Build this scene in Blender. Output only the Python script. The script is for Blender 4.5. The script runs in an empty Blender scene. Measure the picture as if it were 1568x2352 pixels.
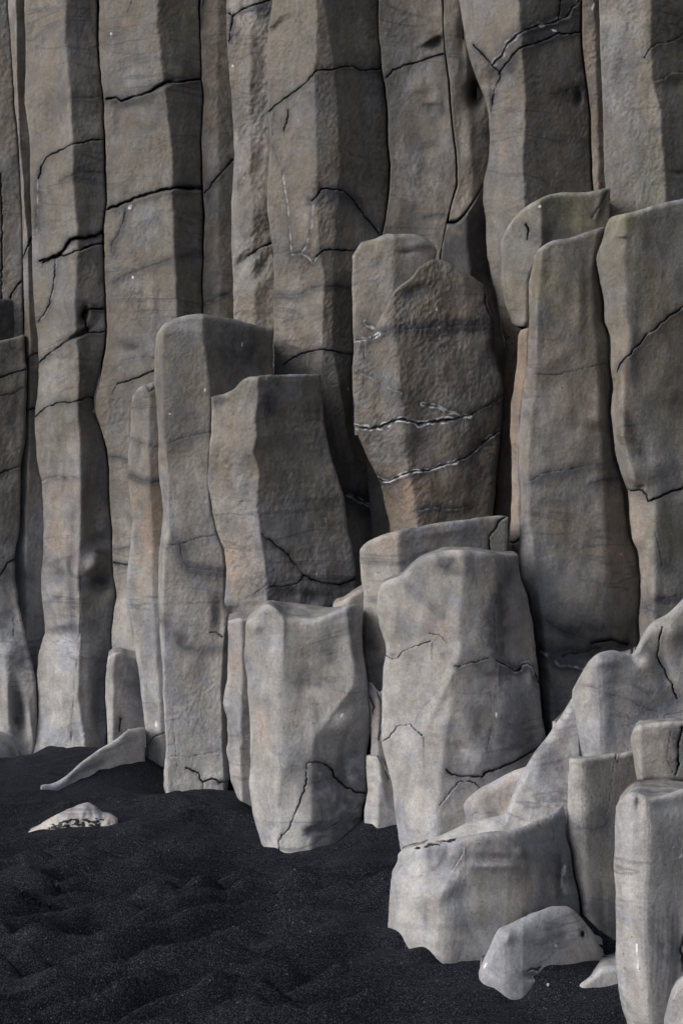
import bpy, math
import numpy as np

# ------------------------------------------------------------------ camera, sky, sun, exposure
SC = bpy.context.scene
F = 3266.7          # focal length in units of the 1568 x 2352 picture
CAMH = 1.6
CX, CY = 784.0, 1176.0
cam = bpy.data.cameras.new('camera')
cam.sensor_fit = 'VERTICAL'; cam.sensor_height = 36.0; cam.lens = 50.0
cam.clip_start = 0.05; cam.clip_end = 2000
co = bpy.data.objects.new('camera', cam)
co.location = (0, 0, CAMH); co.rotation_euler = (math.radians(90), 0, 0)
SC.collection.objects.link(co); SC.camera = co

SUN_EL, SUN_AZ = math.radians(29), math.radians(-118)   # azimuth measured from +Y towards +X
W = bpy.data.worlds.new('World'); SC.world = W; W.use_nodes = True
nt = W.node_tree; nt.nodes.clear()
sky = nt.nodes.new('ShaderNodeTexSky'); sky.sky_type = 'NISHITA'; sky.sun_disc = False
sky.sun_elevation = SUN_EL; sky.sun_rotation = SUN_AZ
sky.dust_density = 4.0; sky.air_density = 0.9; sky.ozone_density = 1.0
hs = nt.nodes.new('ShaderNodeHueSaturation'); hs.inputs['Saturation'].default_value = 0.62
bg = nt.nodes.new('ShaderNodeBackground'); bg.inputs[1].default_value = 0.148
ow = nt.nodes.new('ShaderNodeOutputWorld')
nt.links.new(sky.outputs[0], hs.inputs['Color']); nt.links.new(hs.outputs[0], bg.inputs[0]); nt.links.new(bg.outputs[0], ow.inputs[0])
sl = bpy.data.lights.new('sun', 'SUN'); sl.energy = 1.6; sl.angle = math.radians(48); sl.color = (1.0, 0.98, 0.955)
so = bpy.data.objects.new('sun', sl); SC.collection.objects.link(so)
from mathutils import Vector
sdir = Vector((math.sin(SUN_AZ) * math.cos(SUN_EL), math.cos(SUN_AZ) * math.cos(SUN_EL), math.sin(SUN_EL)))
so.rotation_euler = sdir.to_track_quat('Z', 'Y').to_euler()
SC.view_settings.view_transform = 'Standard'; SC.view_settings.look = 'None'
SC.view_settings.exposure = 0.0; SC.view_settings.gamma = 1.0
SP = 2.1            # grid spacing of the rock meshes, picture units

# ------------------------------------------------------------------ noise
_rng = np.random.RandomState(7)
_P = _rng.permutation(256); _P = np.concatenate([_P, _P, _P])
_G = _rng.normal(size=(256, 3)); _G /= np.linalg.norm(_G, axis=1)[:, None]
def perlin(x, y, z):
    x, y, z = np.broadcast_arrays(np.asarray(x, float), np.asarray(y, float), np.asarray(z, float))
    xi = np.floor(x).astype(int); yi = np.floor(y).astype(int); zi = np.floor(z).astype(int)
    xf, yf, zf = x - xi, y - yi, z - zi
    xi &= 255; yi &= 255; zi &= 255
    u, v, w = [t * t * t * (t * (t * 6 - 15) + 10) for t in (xf, yf, zf)]
    out = 0
    for dx in (0, 1):
        for dy in (0, 1):
            for dz in (0, 1):
                g = _G[_P[_P[_P[xi + dx] + yi + dy] + zi + dz]]
                d = g[..., 0] * (xf - dx) + g[..., 1] * (yf - dy) + g[..., 2] * (zf - dz)
                out = out + d * (u if dx else 1 - u) * (v if dy else 1 - v) * (w if dz else 1 - w)
    return out * 1.4
def fbm(x, y, z, n=3, g=0.5):
    a, s, o = 1.0, 1.0, 0
    for i in range(n):
        o = o + a * perlin(x * s, y * s, z + 17.3 * i); a *= g; s *= 2.03
    return o

# ------------------------------------------------------------------ materials
def mat(name):
    m = bpy.data.materials.new(name); m.use_nodes = True
    t = m.node_tree; t.nodes.clear()
    return m, t
class NT:
    def __init__(s, t): s.t = t
    def n(s, k, **kw):
        o = s.t.nodes.new(k)
        for a, b in kw.items(): setattr(o, a, b)
        return o
    def l(s, a, b): s.t.links.new(a, b)
    def val(s, v, inp):
        if isinstance(v, (int, float)): inp.default_value = v
        elif isinstance(v, tuple): inp.default_value = v
        else: s.l(v, inp)
    def math(s, op, a, b=0.0, c=None, clamp=False):
        o = s.n('ShaderNodeMath', operation=op, use_clamp=clamp)
        s.val(a, o.inputs[0]); s.val(b, o.inputs[1])
        if c is not None: s.val(c, o.inputs[2])
        return o.outputs[0]
    def mix(s, f, a, b, mode='MIX'):
        o = s.n('ShaderNodeMix', data_type='RGBA', blend_type=mode)
        s.val(f, o.inputs[0]); s.val(a, o.inputs[6]); s.val(b, o.inputs[7])
        return o.outputs[2]
    def noise(s, vec, scale, detail=3.0, rough=0.55, dist=0.0):
        o = s.n('ShaderNodeTexNoise'); s.l(vec, o.inputs['Vector'])
        o.inputs['Scale'].default_value = scale; o.inputs['Detail'].default_value = detail
        o.inputs['Roughness'].default_value = rough; o.inputs['Distortion'].default_value = dist
        return o.outputs[0]
    def ramp(s, f, a, b, lo=0.0, hi=1.0):
        o = s.n('ShaderNodeMapRange', interpolation_type='SMOOTHSTEP')
        s.val(f, o.inputs[0]); o.inputs[1].default_value = a; o.inputs[2].default_value = b
        o.inputs[3].default_value = lo; o.inputs[4].default_value = hi
        return o.outputs[0]
    def attr(s, name):
        o = s.n('ShaderNodeAttribute', attribute_name=name); return o.outputs['Fac']
    def vscale(s, v, x, y, z):
        o = s.n('ShaderNodeMapping'); s.l(v, o.inputs[0]); o.inputs['Scale'].default_value = (x, y, z); return o.outputs[0]

def c4(r, g, b): return (r, g, b, 1.0)
def make_rock():
    m, t = mat('basalt'); N = NT(t)
    tc = N.n('ShaderNodeTexCoord').outputs['Object']
    oi = N.n('ShaderNodeObjectInfo').outputs['Random']
    sc = N.math('MULTIPLY', oi, 37.0)
    va = N.n('ShaderNodeVectorMath', operation='ADD'); N.l(tc, va.inputs[0]); N.l(sc, va.inputs[1]); P = va.outputs[0]
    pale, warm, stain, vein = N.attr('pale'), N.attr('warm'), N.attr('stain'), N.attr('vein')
    grit, moss = N.attr('grit'), N.attr('moss')
    streak = N.noise(N.vscale(P, 9, 9, 2.2), 1.0, 5, .6, .6)
    big = N.noise(P, 2.6, 5, .62, 0.8)
    mid = N.noise(P, 11, 5, .62, 0.5)
    fine = N.noise(P, 70, 4, .7)
    grain = N.noise(P, 330, 3, .75)
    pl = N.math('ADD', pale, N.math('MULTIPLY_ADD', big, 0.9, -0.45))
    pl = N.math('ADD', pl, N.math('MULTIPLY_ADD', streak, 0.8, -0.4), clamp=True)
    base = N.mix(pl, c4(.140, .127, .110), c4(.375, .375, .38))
    wmask = N.math('ADD', warm, N.math('MULTIPLY_ADD', N.noise(N.vscale(P, 1, 1, .6), 3.6, 6, .62, .8), 2.2, -1.2), clamp=True)
    base = N.mix(N.math('MULTIPLY', wmask, .7), base, N.mix(pl, c4(.20, .145, .112), c4(.42, .315, .255)))
    cool = N.ramp(N.noise(N.vscale(P, 1.2, 1.2, .7), 2.6, 6, .66, 1.0), .45, .60)
    base = N.mix(N.math('MULTIPLY', cool, .55), base, N.mix(pl, c4(.108, .115, .130), c4(.24, .27, .345)))
    base = N.mix(N.math('MULTIPLY', moss, .6), base, c4(.13, .135, .06))
    st = N.math('MULTIPLY', stain, N.ramp(mid, .28, .62, .9, 1.35), clamp=True)
    bn = N.noise(N.vscale(P, .9, .9, 4.2), 1.0, 5, .55, .9)
    bd = N.ramp(N.math('ABSOLUTE', N.math('SUBTRACT', bn, .52)), .030, .0)
    bd = N.math('MULTIPLY', bd, N.ramp(N.noise(P, 1.9, 3, .5), .46, .62))
    st = N.math('ADD', st, N.math('MULTIPLY', bd, .55), clamp=True)
    base = N.mix(N.math('MULTIPLY', st, .90), base, N.mix(pl, c4(.040, .041, .048), c4(.105, .11, .135)))
    blot = N.noise(N.vscale(P, 1, 1, .6), 6.5, 6, .68, 1.4)
    mott = N.math('MULTIPLY_ADD', mid, .6, .7)
    mott = N.math('MULTIPLY', mott, N.ramp(blot, .36, .60, .80, 1.08))
    mott = N.math('MULTIPLY', mott, N.math('MULTIPLY_ADD', fine, .9, .55))
    mott = N.math('MULTIPLY', mott, N.math('MULTIPLY_ADD', grain, 1.3, .35))
    cm = N.n('ShaderNodeCombineColor')
    for i in range(3): N.l(mott, cm.inputs[i])
    base = N.mix(1.0, base, cm.outputs[0], 'MULTIPLY')
    spk = N.ramp(N.noise(P, 190, 2, .5), .735, .79)
    base = N.mix(N.math('MULTIPLY', spk, .45), base, c4(.5, .5, .48))
    pit = N.ramp(N.noise(P, 95, 2, .5), .70, .745)
    base = N.mix(N.math('MULTIPLY', pit, .55), base, c4(.05, .048, .045))
    vn = N.math('MULTIPLY', vein, N.ramp(N.noise(P, 45, 3, .6), .28, .48), clamp=True)
    base = N.mix(vn, base, c4(.68, .70, .75))
    gr = N.ramp(N.math('ADD', grit, N.math('MULTIPLY_ADD', fine, .9, -.45)), .42, .58)
    base = N.mix(gr, base, c4(.013, .014, .017))
    b = N.n('ShaderNodeBsdfPrincipled'); N.l(base, b.inputs['Base Color'])
    b.inputs['Specular IOR Level'].default_value = .35
    N.l(N.math('MULTIPLY_ADD', fine, .25, .55), b.inputs['Roughness'])
    rough = N.attr('rough')
    h = N.math('MULTIPLY', N.math('MULTIPLY_ADD', rough, 1.0, .05), N.math('MULTIPLY', N.noise(N.vscale(P, 1, 1, .7), 30, 4, .6), .009))
    up_ = N.math('MULTIPLY_ADD', pale, -.65, 1.0, clamp=True)
    h = N.math('ADD', h, N.math('MULTIPLY', N.math('MULTIPLY', fine, .0042), up_))
    h = N.math('ADD', h, N.math('MULTIPLY', N.math('MULTIPLY', grain, .0013), up_))
    h = N.math('ADD', h, N.math('MULTIPLY', streak, .006))
    h = N.math('ADD', h, N.math('MULTIPLY', gr, .004))
    h = N.math('SUBTRACT', h, N.math('MULTIPLY', pit, .004))
    bu = N.n('ShaderNodeBump'); bu.inputs['Strength'].default_value = .8; bu.inputs['Distance'].default_value = 1.0
    N.l(h, bu.inputs['Height']); N.l(bu.outputs[0], b.inputs['Normal'])
    o = N.n('ShaderNodeOutputMaterial'); N.l(b.outputs[0], o.inputs[0])
    return m
def make_sand():
    m, t = mat('black_sand'); N = NT(t)
    P = N.n('ShaderNodeTexCoord').outputs['Object']
    big = N.noise(P, 2.2, 4, .6, .5)
    g1 = N.noise(P, 210, 3, .75)
    g2 = N.noise(P, 620, 1, .5)
    base = N.mix(big, c4(.0062, .0072, .0108), c4(.0125, .0142, .0195))
    base = N.mix(N.ramp(g1, .47, .66), base, c4(.088, .100, .132))
    v = N.n('ShaderNodeTexVoronoi'); N.l(P, v.inputs['Vector']); v.inputs['Scale'].default_value = 120
    vc = N.n('ShaderNodeSeparateColor'); N.l(v.outputs['Color'], vc.inputs[0])
    sp = N.math('MULTIPLY', N.ramp(vc.outputs[0], .965, .985), N.ramp(v.outputs['Distance'], .42, .25))
    base = N.mix(sp, base, N.mix(vc.outputs[1], c4(.06, .065, .075), c4(.22, .22, .21)))
    b = N.n('ShaderNodeBsdfPrincipled'); N.l(base, b.inputs['Base Color'])
    b.inputs['Roughness'].default_value = .6; b.inputs['Specular IOR Level'].default_value = .06
    h = N.math('MULTIPLY', g1, .012)
    h = N.math('ADD', h, N.math('MULTIPLY', g2, .0014))
    h = N.math('ADD', h, N.math('MULTIPLY', N.noise(P, 55, 3, .6), .006))
    bu = N.n('ShaderNodeBump'); bu.inputs['Strength'].default_value = 1.0; bu.inputs['Distance'].default_value = 1.0
    N.l(h, bu.inputs['Height']); N.l(bu.outputs[0], b.inputs['Normal'])
    o = N.n('ShaderNodeOutputMaterial'); N.l(b.outputs[0], o.inputs[0])
    return m
ROCK = make_rock(); SAND = make_sand()

# ------------------------------------------------------------------ mesh helpers
def link_mesh(name, V, Q, m, attrs=None, origin=None, tris=None, flat=None):
    if origin is None: origin = (0, 0, 0)
    V = V - np.array(origin)
    me = bpy.data.meshes.new(name)
    nq = len(Q); ntri = 0 if tris is None else len(tris)
    me.vertices.add(len(V)); me.vertices.foreach_set('co', V.astype(np.float32).ravel())
    me.loops.add(nq * 4 + ntri * 3)
    li = Q.ravel() if ntri == 0 else np.concatenate([Q.ravel(), tris.ravel()])
    me.loops.foreach_set('vertex_index', li.astype(np.int32))
    me.polygons.add(nq + ntri)
    ls = np.concatenate([np.arange(nq) * 4, nq * 4 + np.arange(ntri) * 3]).astype(np.int32)
    lt = np.concatenate([np.full(nq, 4), np.full(ntri, 3)]).astype(np.int32)
    me.polygons.foreach_set('loop_start', ls); me.polygons.foreach_set('loop_total', lt)
    sm = np.ones(nq + ntri, bool)
    if flat is not None: sm[:nq] = ~flat
    me.polygons.foreach_set('use_smooth', sm)
    me.update(calc_edges=True)
    for k, a in (attrs or {}).items():
        at = me.attributes.new(k, 'FLOAT', 'POINT'); at.data.foreach_set('value', a.astype(np.float32))
    me.materials.append(m)
    o = bpy.data.objects.new(name, me); o.location = origin
    SC.collection.objects.link(o)
    return o
def tag(o, label=None, cat=None, group=None, kind=None):
    if label: o['label'] = label
    if cat: o['category'] = cat
    if group: o['group'] = group
    if kind: o['kind'] = kind
    return o
def wob(x, y):        # shared roughness of all outlines, so that neighbours stay side by side
    return perlin(x / 160.0, y / 40.0, 3.3) * 1.8 + perlin(x / 160.0, y / 11.0, 8.1) * .8
def ipx(pts, v, axis):
    p = np.array(sorted(pts, key=lambda q: q[axis]), float)
    if len(p) == 1: return np.interp(v, p[:, axis], p[:, 1 - axis])
    return sum(w * np.interp(np.asarray(v) + a, p[:, axis], p[:, 1 - axis]) for a, w in ((-7, .12), (-3.5, .22), (0, .32), (3.5, .22), (7, .12)))
def rough_line(pts, amp=1.3, step=3.0, seed=0):
    p = np.array(pts, float); seg = np.linalg.norm(np.diff(p, axis=0), axis=1); L = np.concatenate([[0], np.cumsum(seg)])
    n = max(2, int(L[-1] / step)); s = np.linspace(0, L[-1], n + 1)
    x = np.interp(s, L, p[:, 0]); y = np.interp(s, L, p[:, 1])
    tx = np.gradient(x); ty = np.gradient(y); l = np.hypot(tx, ty) + 1e-6
    w = amp * (perlin(s / 18.0, seed + .5, p[0, 0] / 37.) * 2.2 + perlin(s / 7.0, seed + 9.5, p[0, 1] / 41.) * 2.0)
    w *= np.clip(np.minimum(s, L[-1] - s) / 10, 0, 1)
    return np.stack([x - ty / l * w, y + tx / l * w], 1)
def dist_line(X, Y, P):
    best = np.full(X.shape, 1e9); bx = np.zeros_like(best); by = np.zeros_like(best); bs = np.zeros_like(best)
    for i in range(len(P) - 1):
        ax, ay = P[i]; dx, dy = P[i + 1] - P[i]; l2 = dx * dx + dy * dy + 1e-9
        t = np.clip(((X - ax) * dx + (Y - ay) * dy) / l2, 0, 1)
        qx, qy = ax + t * dx, ay + t * dy; d = np.hypot(X - qx, Y - qy)
        m = d < best; best[m] = d[m]; bx[m] = qx[m]; by[m] = qy[m]; bs[m] = (i + t[m]) / (len(P) - 1)
    return best, bx, by, bs

BACK = 'basalt columns rising out of the top of the cliff wall'
STUMP = 'broken off basalt column stumps in front of the cliff wall'
BOUL = 'worn pale boulders at the foot of the columns'
CTRL = []            # places where the rocks meet the sand
_seed = [0]
def crk(*p, dep=9, w=0, stain=.5, sw=9, vein=0, step=0, sl=40, dbl=0, fade=0):
    return dict(p=p, dep=dep, w=w, stain=stain, sw=sw, vein=vein, step=step, sl=sl, dbl=dbl, fade=fade)
def faint(*p, **k): k.setdefault('dep', 3); k.setdefault('stain', .35); return crk(*p, **k)

def rock(name, label, d, L, R, top, bot, ridges=(), rL=-40, rR=-40, rnd=(7, 7, 9, 0), sm=5.0, thick=.55, slope=0.0,
         cracks=(), dents=(), blobs=(), pale=0.0, warm=0.0, moss=0.0, rough=.3, lump=5.0, base=False, below=34,
         cat='rock column', group=None, caps=8, dx=None, tilt=0.0, lf=None, ctrlx=None, capy=None, curv=0.0):
    """One solid rock: its front is laid out by outline, ridges and relief, then closed behind to a real thickness."""
    _seed[0] += 1; sd = _seed[0] * 3.71
    if isinstance(L, (int, float)): L = [(L, 0)]
    if group in (BACK, STUMP):
        kf = 1.12
        amp = lambda v: v * kf if isinstance(v, (int, float)) else [(a, b * kf) for a, b in v]
        rL, rR, sm, lump = amp(rL), amp(rR), sm * .55, lump * .8
    if group == BACK: rnd = (rnd[0] * .5, rnd[1] * .5, rnd[2], rnd[3])
    if isinstance(R, (int, float)): R = [(R, 0)]
    fL = lambda y: ipx(L, y, 1) + wob(ipx(L, y, 1), y) * (1 if len(L) > 1 else 0)
    fR = lambda y: ipx(R, y, 1) + wob(ipx(R, y, 1), y) * (1 if len(R) > 1 else 0)
    fT = lambda x: ipx(top, x, 0) + perlin(x / 16.0, sd, 1.5) * (.12 + rough * 1.8)
    fB = lambda x: ipx(bot, x, 0) + (below if base else 0)
    ys = np.linspace(min(p[1] for p in top), max(p[1] for p in bot), 40)
    wid = float(np.max(fR(ys) - fL(ys))); xs = np.linspace(fL(ys).min(), fR(ys).max(), 30)
    hei = float(np.max(fB(xs) - fT(xs)))
    nu = max(6, int(wid / SP)); ns = max(6, int(hei / SP))
    e = 0.35
    u = np.concatenate([[0, e / nu * .6, e * 2 / nu], np.arange(1.6, nu - 1.5, 1) / nu, [1 - e * 2 / nu, 1 - e / nu * .6, 1]])
    s = np.concatenate([[0, e / ns * .6, e * 2 / ns], np.arange(1.6, ns, 1) / ns, [1]])
    tc = np.array([1, .6, .28, .08]); tr = np.linspace(1, 0, caps + 1)[:-1] ** 1.5
    ue = np.concatenate([np.zeros(4), u, np.ones(4)]); te_c = np.concatenate([tc, np.zeros(len(u)), tc[::-1]])
    # out of the picture the rocks carry on: down to the ground, and the wall columns upwards
    yg = CY + (CAMH + .2) * F / (d if dx is None else max(b for _, b in dx)); ymx = max(p[1] for p in bot)
    nb = 6 if (not base and not rnd[3] and ymx < yg) else 0; na = 26 if group == BACK and min(p[1] for p in top) < -50 else 0
    ea = -np.linspace(1, 0, na + 1)[:-1]; eb = np.linspace(0, 1, nb + 1)[1:]
    se = np.concatenate([np.zeros(caps + na), s, np.ones(2 + nb)])
    te_r = np.concatenate([tr, np.zeros(na + len(s) + nb), [.4, 1.0]])
    ex_r = np.concatenate([np.full(caps, ea[0] if na else 0.0), ea, np.zeros(len(s)), eb, np.full(2, 1.0 if nb else 0.0)])
    U, S = np.meshgrid(ue, se); TC, TR = np.meshgrid(te_c, te_r); T = np.maximum(TC, TR); EX = np.meshgrid(ue, ex_r)[1]
    shift = lambda b: np.where(EX < 0, EX * 1150, np.where(EX > 0, EX * np.maximum(yg - b, 0), 0))
    x = xs.min() + (xs.max() - xs.min()) * U
    y = fT(x) + (fB(x) - fT(x)) * S + shift(fB(x))
    for _ in range(6):
        l, r = fL(y), fR(y); x = .5 * x + .5 * (l + (r - l) * U)
        tt = fT(x); y = tt + (fB(x) - tt) * S + shift(fB(x))
    l, r = fL(y), fR(y); x = l + (r - l) * U
    # facets
    rails = [l] + [ipx(p, y, 1) + perlin(y / 60.0, sd, 4.4) * 3 + perlin(y / 17.0, sd, 6.4) * 1 for p, _ in ridges] + [r]
    vals = [rL] + [q for _, q in ridges] + [rR]
    vals = [(v if isinstance(v, (int, float)) else np.interp(y, [a for a, _ in v], [b for _, b in v])) * np.ones_like(y) for v in vals]
    rel = np.zeros_like(x)
    g = np.array([-2, -1.3, -.65, 0, .65, 1.3, 2]); gw = np.exp(-g * g / 1.6); gw /= gw.sum()
    for a, wgt in zip(g, gw):
        xx = x + a * sm; o = vals[0] + (vals[1] - vals[0]) * (xx - rails[0]) / np.maximum(rails[1] - rails[0], 2)
        for k in range(1, len(rails) - 1):
            q = vals[k] + (vals[k + 1] - vals[k]) * (xx - rails[k]) / np.maximum(rails[k + 1] - rails[k], 2)
            o = np.where(xx > rails[k], q, o)
        rel += wgt * o
    # lumps and dimples
    lw = 90.0 if lf is None else lf
    rel += lump * fbm(x / lw, y / (lw * 1.7), sd, 3, .33) * 1.4
    rv = rough * np.clip(.75 + perlin(x / 70., y / 110., sd + 5) * .8, .15, 1.6)
    dm = perlin((x + .35 * y) / 13.0, (y - .2 * x) / 19.0, sd + 2)
    dm2 = perlin((x + .35 * y) / 6.5, (y - .2 * x) / 9.0, sd + 8)
    rel += rv * (-3.0 * np.abs(dm) + 1.0 * dm2 + 1.6 * perlin(x / 24., y / 30., sd + 3))
    rel += .35 * perlin(x / 7.0, y / 9.0, sd + 11)
    dk = 1.7 if group == BOUL or lf == 130 else 1.25
    for (ex, ey, rx, ry, a, *rest) in dents:
        a = a * dk
        an = math.radians(rest[0]) if rest else 0
        X = (x - ex) * math.cos(an) + (y - ey) * math.sin(an); Y = -(x - ex) * math.sin(an) + (y - ey) * math.cos(an)
        rel += a * np.exp(-((X / rx) ** 2 + (Y / ry) ** 2))
    # worn edges
    def drop(ee, Rr):
        if Rr <= 0: return 0
        q = np.clip(1 - ee / Rr, 0, 1); return Rr * (1 - np.sqrt(np.maximum(1 - q * q, 0)))
    wv = 1 + .35 * perlin(x / 60., y / 60., sd + 21)
    rel -= drop(x - l, rnd[0]) * wv + drop(r - x, rnd[1]) * wv + drop(y - fT(x), rnd[2]) * wv
    if rnd[3]: rel -= drop(fB(x) - y, rnd[3])
    rel += tilt * (y - ys.mean()); rel -= curv * ((y - ys.mean()) / (ys.max() - ys.min()) * 2) ** 2
    cf = 1 - np.clip(TR * 2.2, 0, 1) * (S == 0); rel = rel * cf + rel[:, 4:-4].mean() * (1 - cf)
    # cracks, stains, veins
    A = {k: np.zeros_like(x) for k in ('stain', 'vein', 'grit')}; SN = np.zeros(x.shape, bool)
    zz = CAMH - (y - CY) / F * d
    A['pale'] = pale + .95 * np.clip((2.3 - zz) / 2.6, 0, 1) ** 1.15
    A['pale'] += (.38 * np.exp(-((y - fT(x)) / 9.) ** 2) + .16 * np.exp(-((x - l) / 7.) ** 2)) * np.clip(.8 + perlin(x / 20., y / 20., sd + 51) * 1.2, 0, 1.5) * (T == 0) * (pale > -.3) * (na == 0)  # paler top and left rims: edge wear, with rim light painted in
    A['warm'] = np.full_like(x, warm); A['moss'] = np.full_like(x, moss); A['rough'] = np.clip(rv * 1.0, 0, 2)
    fr = T == 0
    for ci, c in enumerate(cracks):
        P = rough_line(c['p'], seed=ci + sd, amp=1.2 if c['dep'] > 4 else .8); m = 26 + c['sw'] * 2.2
        sel = fr & (x > P[:, 0].min() - m) & (x < P[:, 0].max() + m) & (y > P[:, 1].min() - m) & (y < P[:, 1].max() + m + abs(c['step']) * 3)
        if not sel.any(): continue
        X, Y = x[sel], y[sel]; D, bx, by, bs = dist_line(X, Y, P)
        vary = np.clip(.8 + perlin(bs * len(P) / 8., ci, sd) * 1.1, .12, 1.4)
        if c['fade']: vary = vary * np.clip(bs / .5 if c['fade'] < 0 else (1 - bs) / .5, 0, 1)
        rr = np.zeros_like(X)
        if c['w']: rr -= c['dep'] * np.exp(-(D / (c['w'] * .6)) ** 2) * vary
        nx, ny = X.copy(), Y.copy()
        if c['dep']:
            sn = D < .60 * SP; q_ = SN[sel]; q_ |= sn & (c['dep'] > 4); SN[sel] = q_; nx[sn] = bx[sn]; ny[sn] = by[sn]; rr[sn] -= (c['dep'] * (1.25 if c['dep'] > 4 else .55) * np.clip(vary, .4, 2))[sn]
            rr -= .25 * np.exp(-(D / 5.) ** 2) * np.minimum(1, c['dep'] / 6) * vary
        if c['step']:
            yc = np.interp(X, np.sort(P[:, 0]), P[np.argsort(P[:, 0]), 1]); dyy = Y - yc
            inx = (X > P[:, 0].min() - 2) & (X < P[:, 0].max() + 2)
            f = np.where(dyy > 0, np.exp(-dyy / c['sl']), 0) * inx
            rr += c['step'] * f * np.clip(np.minimum(X - P[:, 0].min(), 1e9) / 25 + .3, 0, 1)
        rel[sel] += rr; x[sel] = nx; y[sel] = ny
        A['stain'][sel] = np.maximum(A['stain'][sel], c['stain'] * np.exp(-(D / c['sw']) ** 2) * np.clip(vary + .2, 0, 1))
        if c['vein']:
            off = np.abs(D - c['dbl'] * np.clip(.8 + perlin(X / 22., Y / 22., sd + 3) * 1.1, .1, 1.4))
            A['vein'][sel] = np.maximum(A['vein'][sel], (c['vein'] if c['dbl'] else c['vein'] * .62) * np.exp(-(off / 1.5) ** 2) * np.clip(.55 + 1.5 * perlin(X / 15., Y / 15., ci + sd), 0, 1))
            pass
    for (k, ex, ey, rx, ry, a, *rest) in blobs:
        an = math.radians(rest[0]) if rest else 0
        X = (x - ex) * math.cos(an) + (y - ey) * math.sin(an); Y = -(x - ex) * math.sin(an) + (y - ey) * math.cos(an)
        q = (X / rx) ** 2 + (Y / ry) ** 2
        if k == 'vein': f = (np.sqrt(q) < 1).astype(float)
        elif k == 'grit': f = np.clip(1.6 - np.sqrt(q) * 1.1, 0, 1)
        else: f = np.exp(-q)
        f = f * (np.clip(1 + fbm(x / 22., y / 22., sd + 31, 2) * .8, 0, 1.5) if k != 'vein' else 1)
        if k == 'grit': f = f * np.clip(.55 + 2.2 * fbm(x / 13., y / 5., sd + 61, 2), 0, 1.3)
        A[k] = A[k] + a * f
    # to space; the sides, the top and the back run away behind the front
    dd = d if dx is None else np.interp(x, [a for a, _ in dx], [b for _, b in dx])
    dep = dd - rel * dd / F
    tw = thick * T
    xc = .5 * (l + r); sh = 1 - .30 * TC ** 1.3 - .05 * TR
    xb = xc + (x - xc) * sh
    X3 = (xb - CX) / F * dep; Z3 = CAMH - (y - CY) / F * dep
    Y3 = dep + tw
    X3 = np.where(T > 0, (xb - CX) / F * (dep + tw), X3)
    capn = fbm(x / 40., TR * thick * 9, sd + 40, 2) * (.004 + .02 * rough)
    up = (TR > 0) & (S == 0)
    Z3 = Z3 + np.where(T > 0, slope * tw * (1 - S) ** 2, 0) + np.where(up, capn * np.clip(TR * 4, 0, 1), 0)
    dn = (TR > 0) & (S == 1)
    if capy is not None:
        Zb = CAMH - (ipx(capy, xb, 0) - CY) / F * (dep + thick)
        Z3 = np.where(T > 0, Z3 + (Zb - Z3) * np.clip(T, 0, 1) ** .8 * (1 - S) ** 2 + np.where(up, capn * np.clip(TR * 4, 0, 1), 0), Z3)
    if rnd[3]: Z3 = np.where(dn, Z3 + .25 * tw, Z3)
    if base:
        yb = fB(x) - below; sidx = slice(caps + na, caps + na + len(s)); cidx = range(4, 4 + len(u), max(1, int(22 / SP)))
        for c in cidx:
            col = y[sidx, c]; tgt = ipx(bot, x[sidx, c].mean(), 0)
            j = int(np.argmin(np.abs(y[sidx, c] - ipx(bot, x[sidx, c], 0)))) + caps + na
            if ctrlx and not (ctrlx[0] < x[j, c] < ctrlx[1]): continue
            CTRL.append((X3[j, c], Y3[j, c], Z3[j, c]))
    V = np.stack([X3, Y3, Z3], -1); nr, nc = x.shape
    idx = np.arange(nr * nc).reshape(nr, nc)
    Q = np.stack([idx[:-1, :-1], idx[1:, :-1], idx[1:, 1:], idx[:-1, 1:]], -1).reshape(-1, 4)
    V = V.reshape(-1, 3)
    tp, bt = idx[0, :], idx[-1, :]
    Q = np.vstack([Q, np.stack([tp[:-1], tp[1:], bt[1:], bt[:-1]], 1)])           # the back
    lc, rc = idx[:, 0], idx[:, -1]
    tri = np.vstack([np.stack([np.full(nr - 2, lc[0]), lc[2:], lc[1:-1]], 1), np.stack([np.full(nr - 2, rc[0]), rc[1:-1], rc[2:]], 1)])
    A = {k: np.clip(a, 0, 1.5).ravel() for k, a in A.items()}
    fv = V[idx[caps:-2, 4:-4].ravel()]
    org = (float(fv[:, 0].mean()), float(fv[:, 1].mean()), float(fv[:, 2].min()))
    flat = SN.ravel()[Q].any(1)
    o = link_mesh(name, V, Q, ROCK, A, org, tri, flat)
    tag(o, label, cat, group, "thing")
    return o
# ------------------------------------------------------------------ the columns and boulders (picture units, distance in metres)
TOPY = -110

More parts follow.
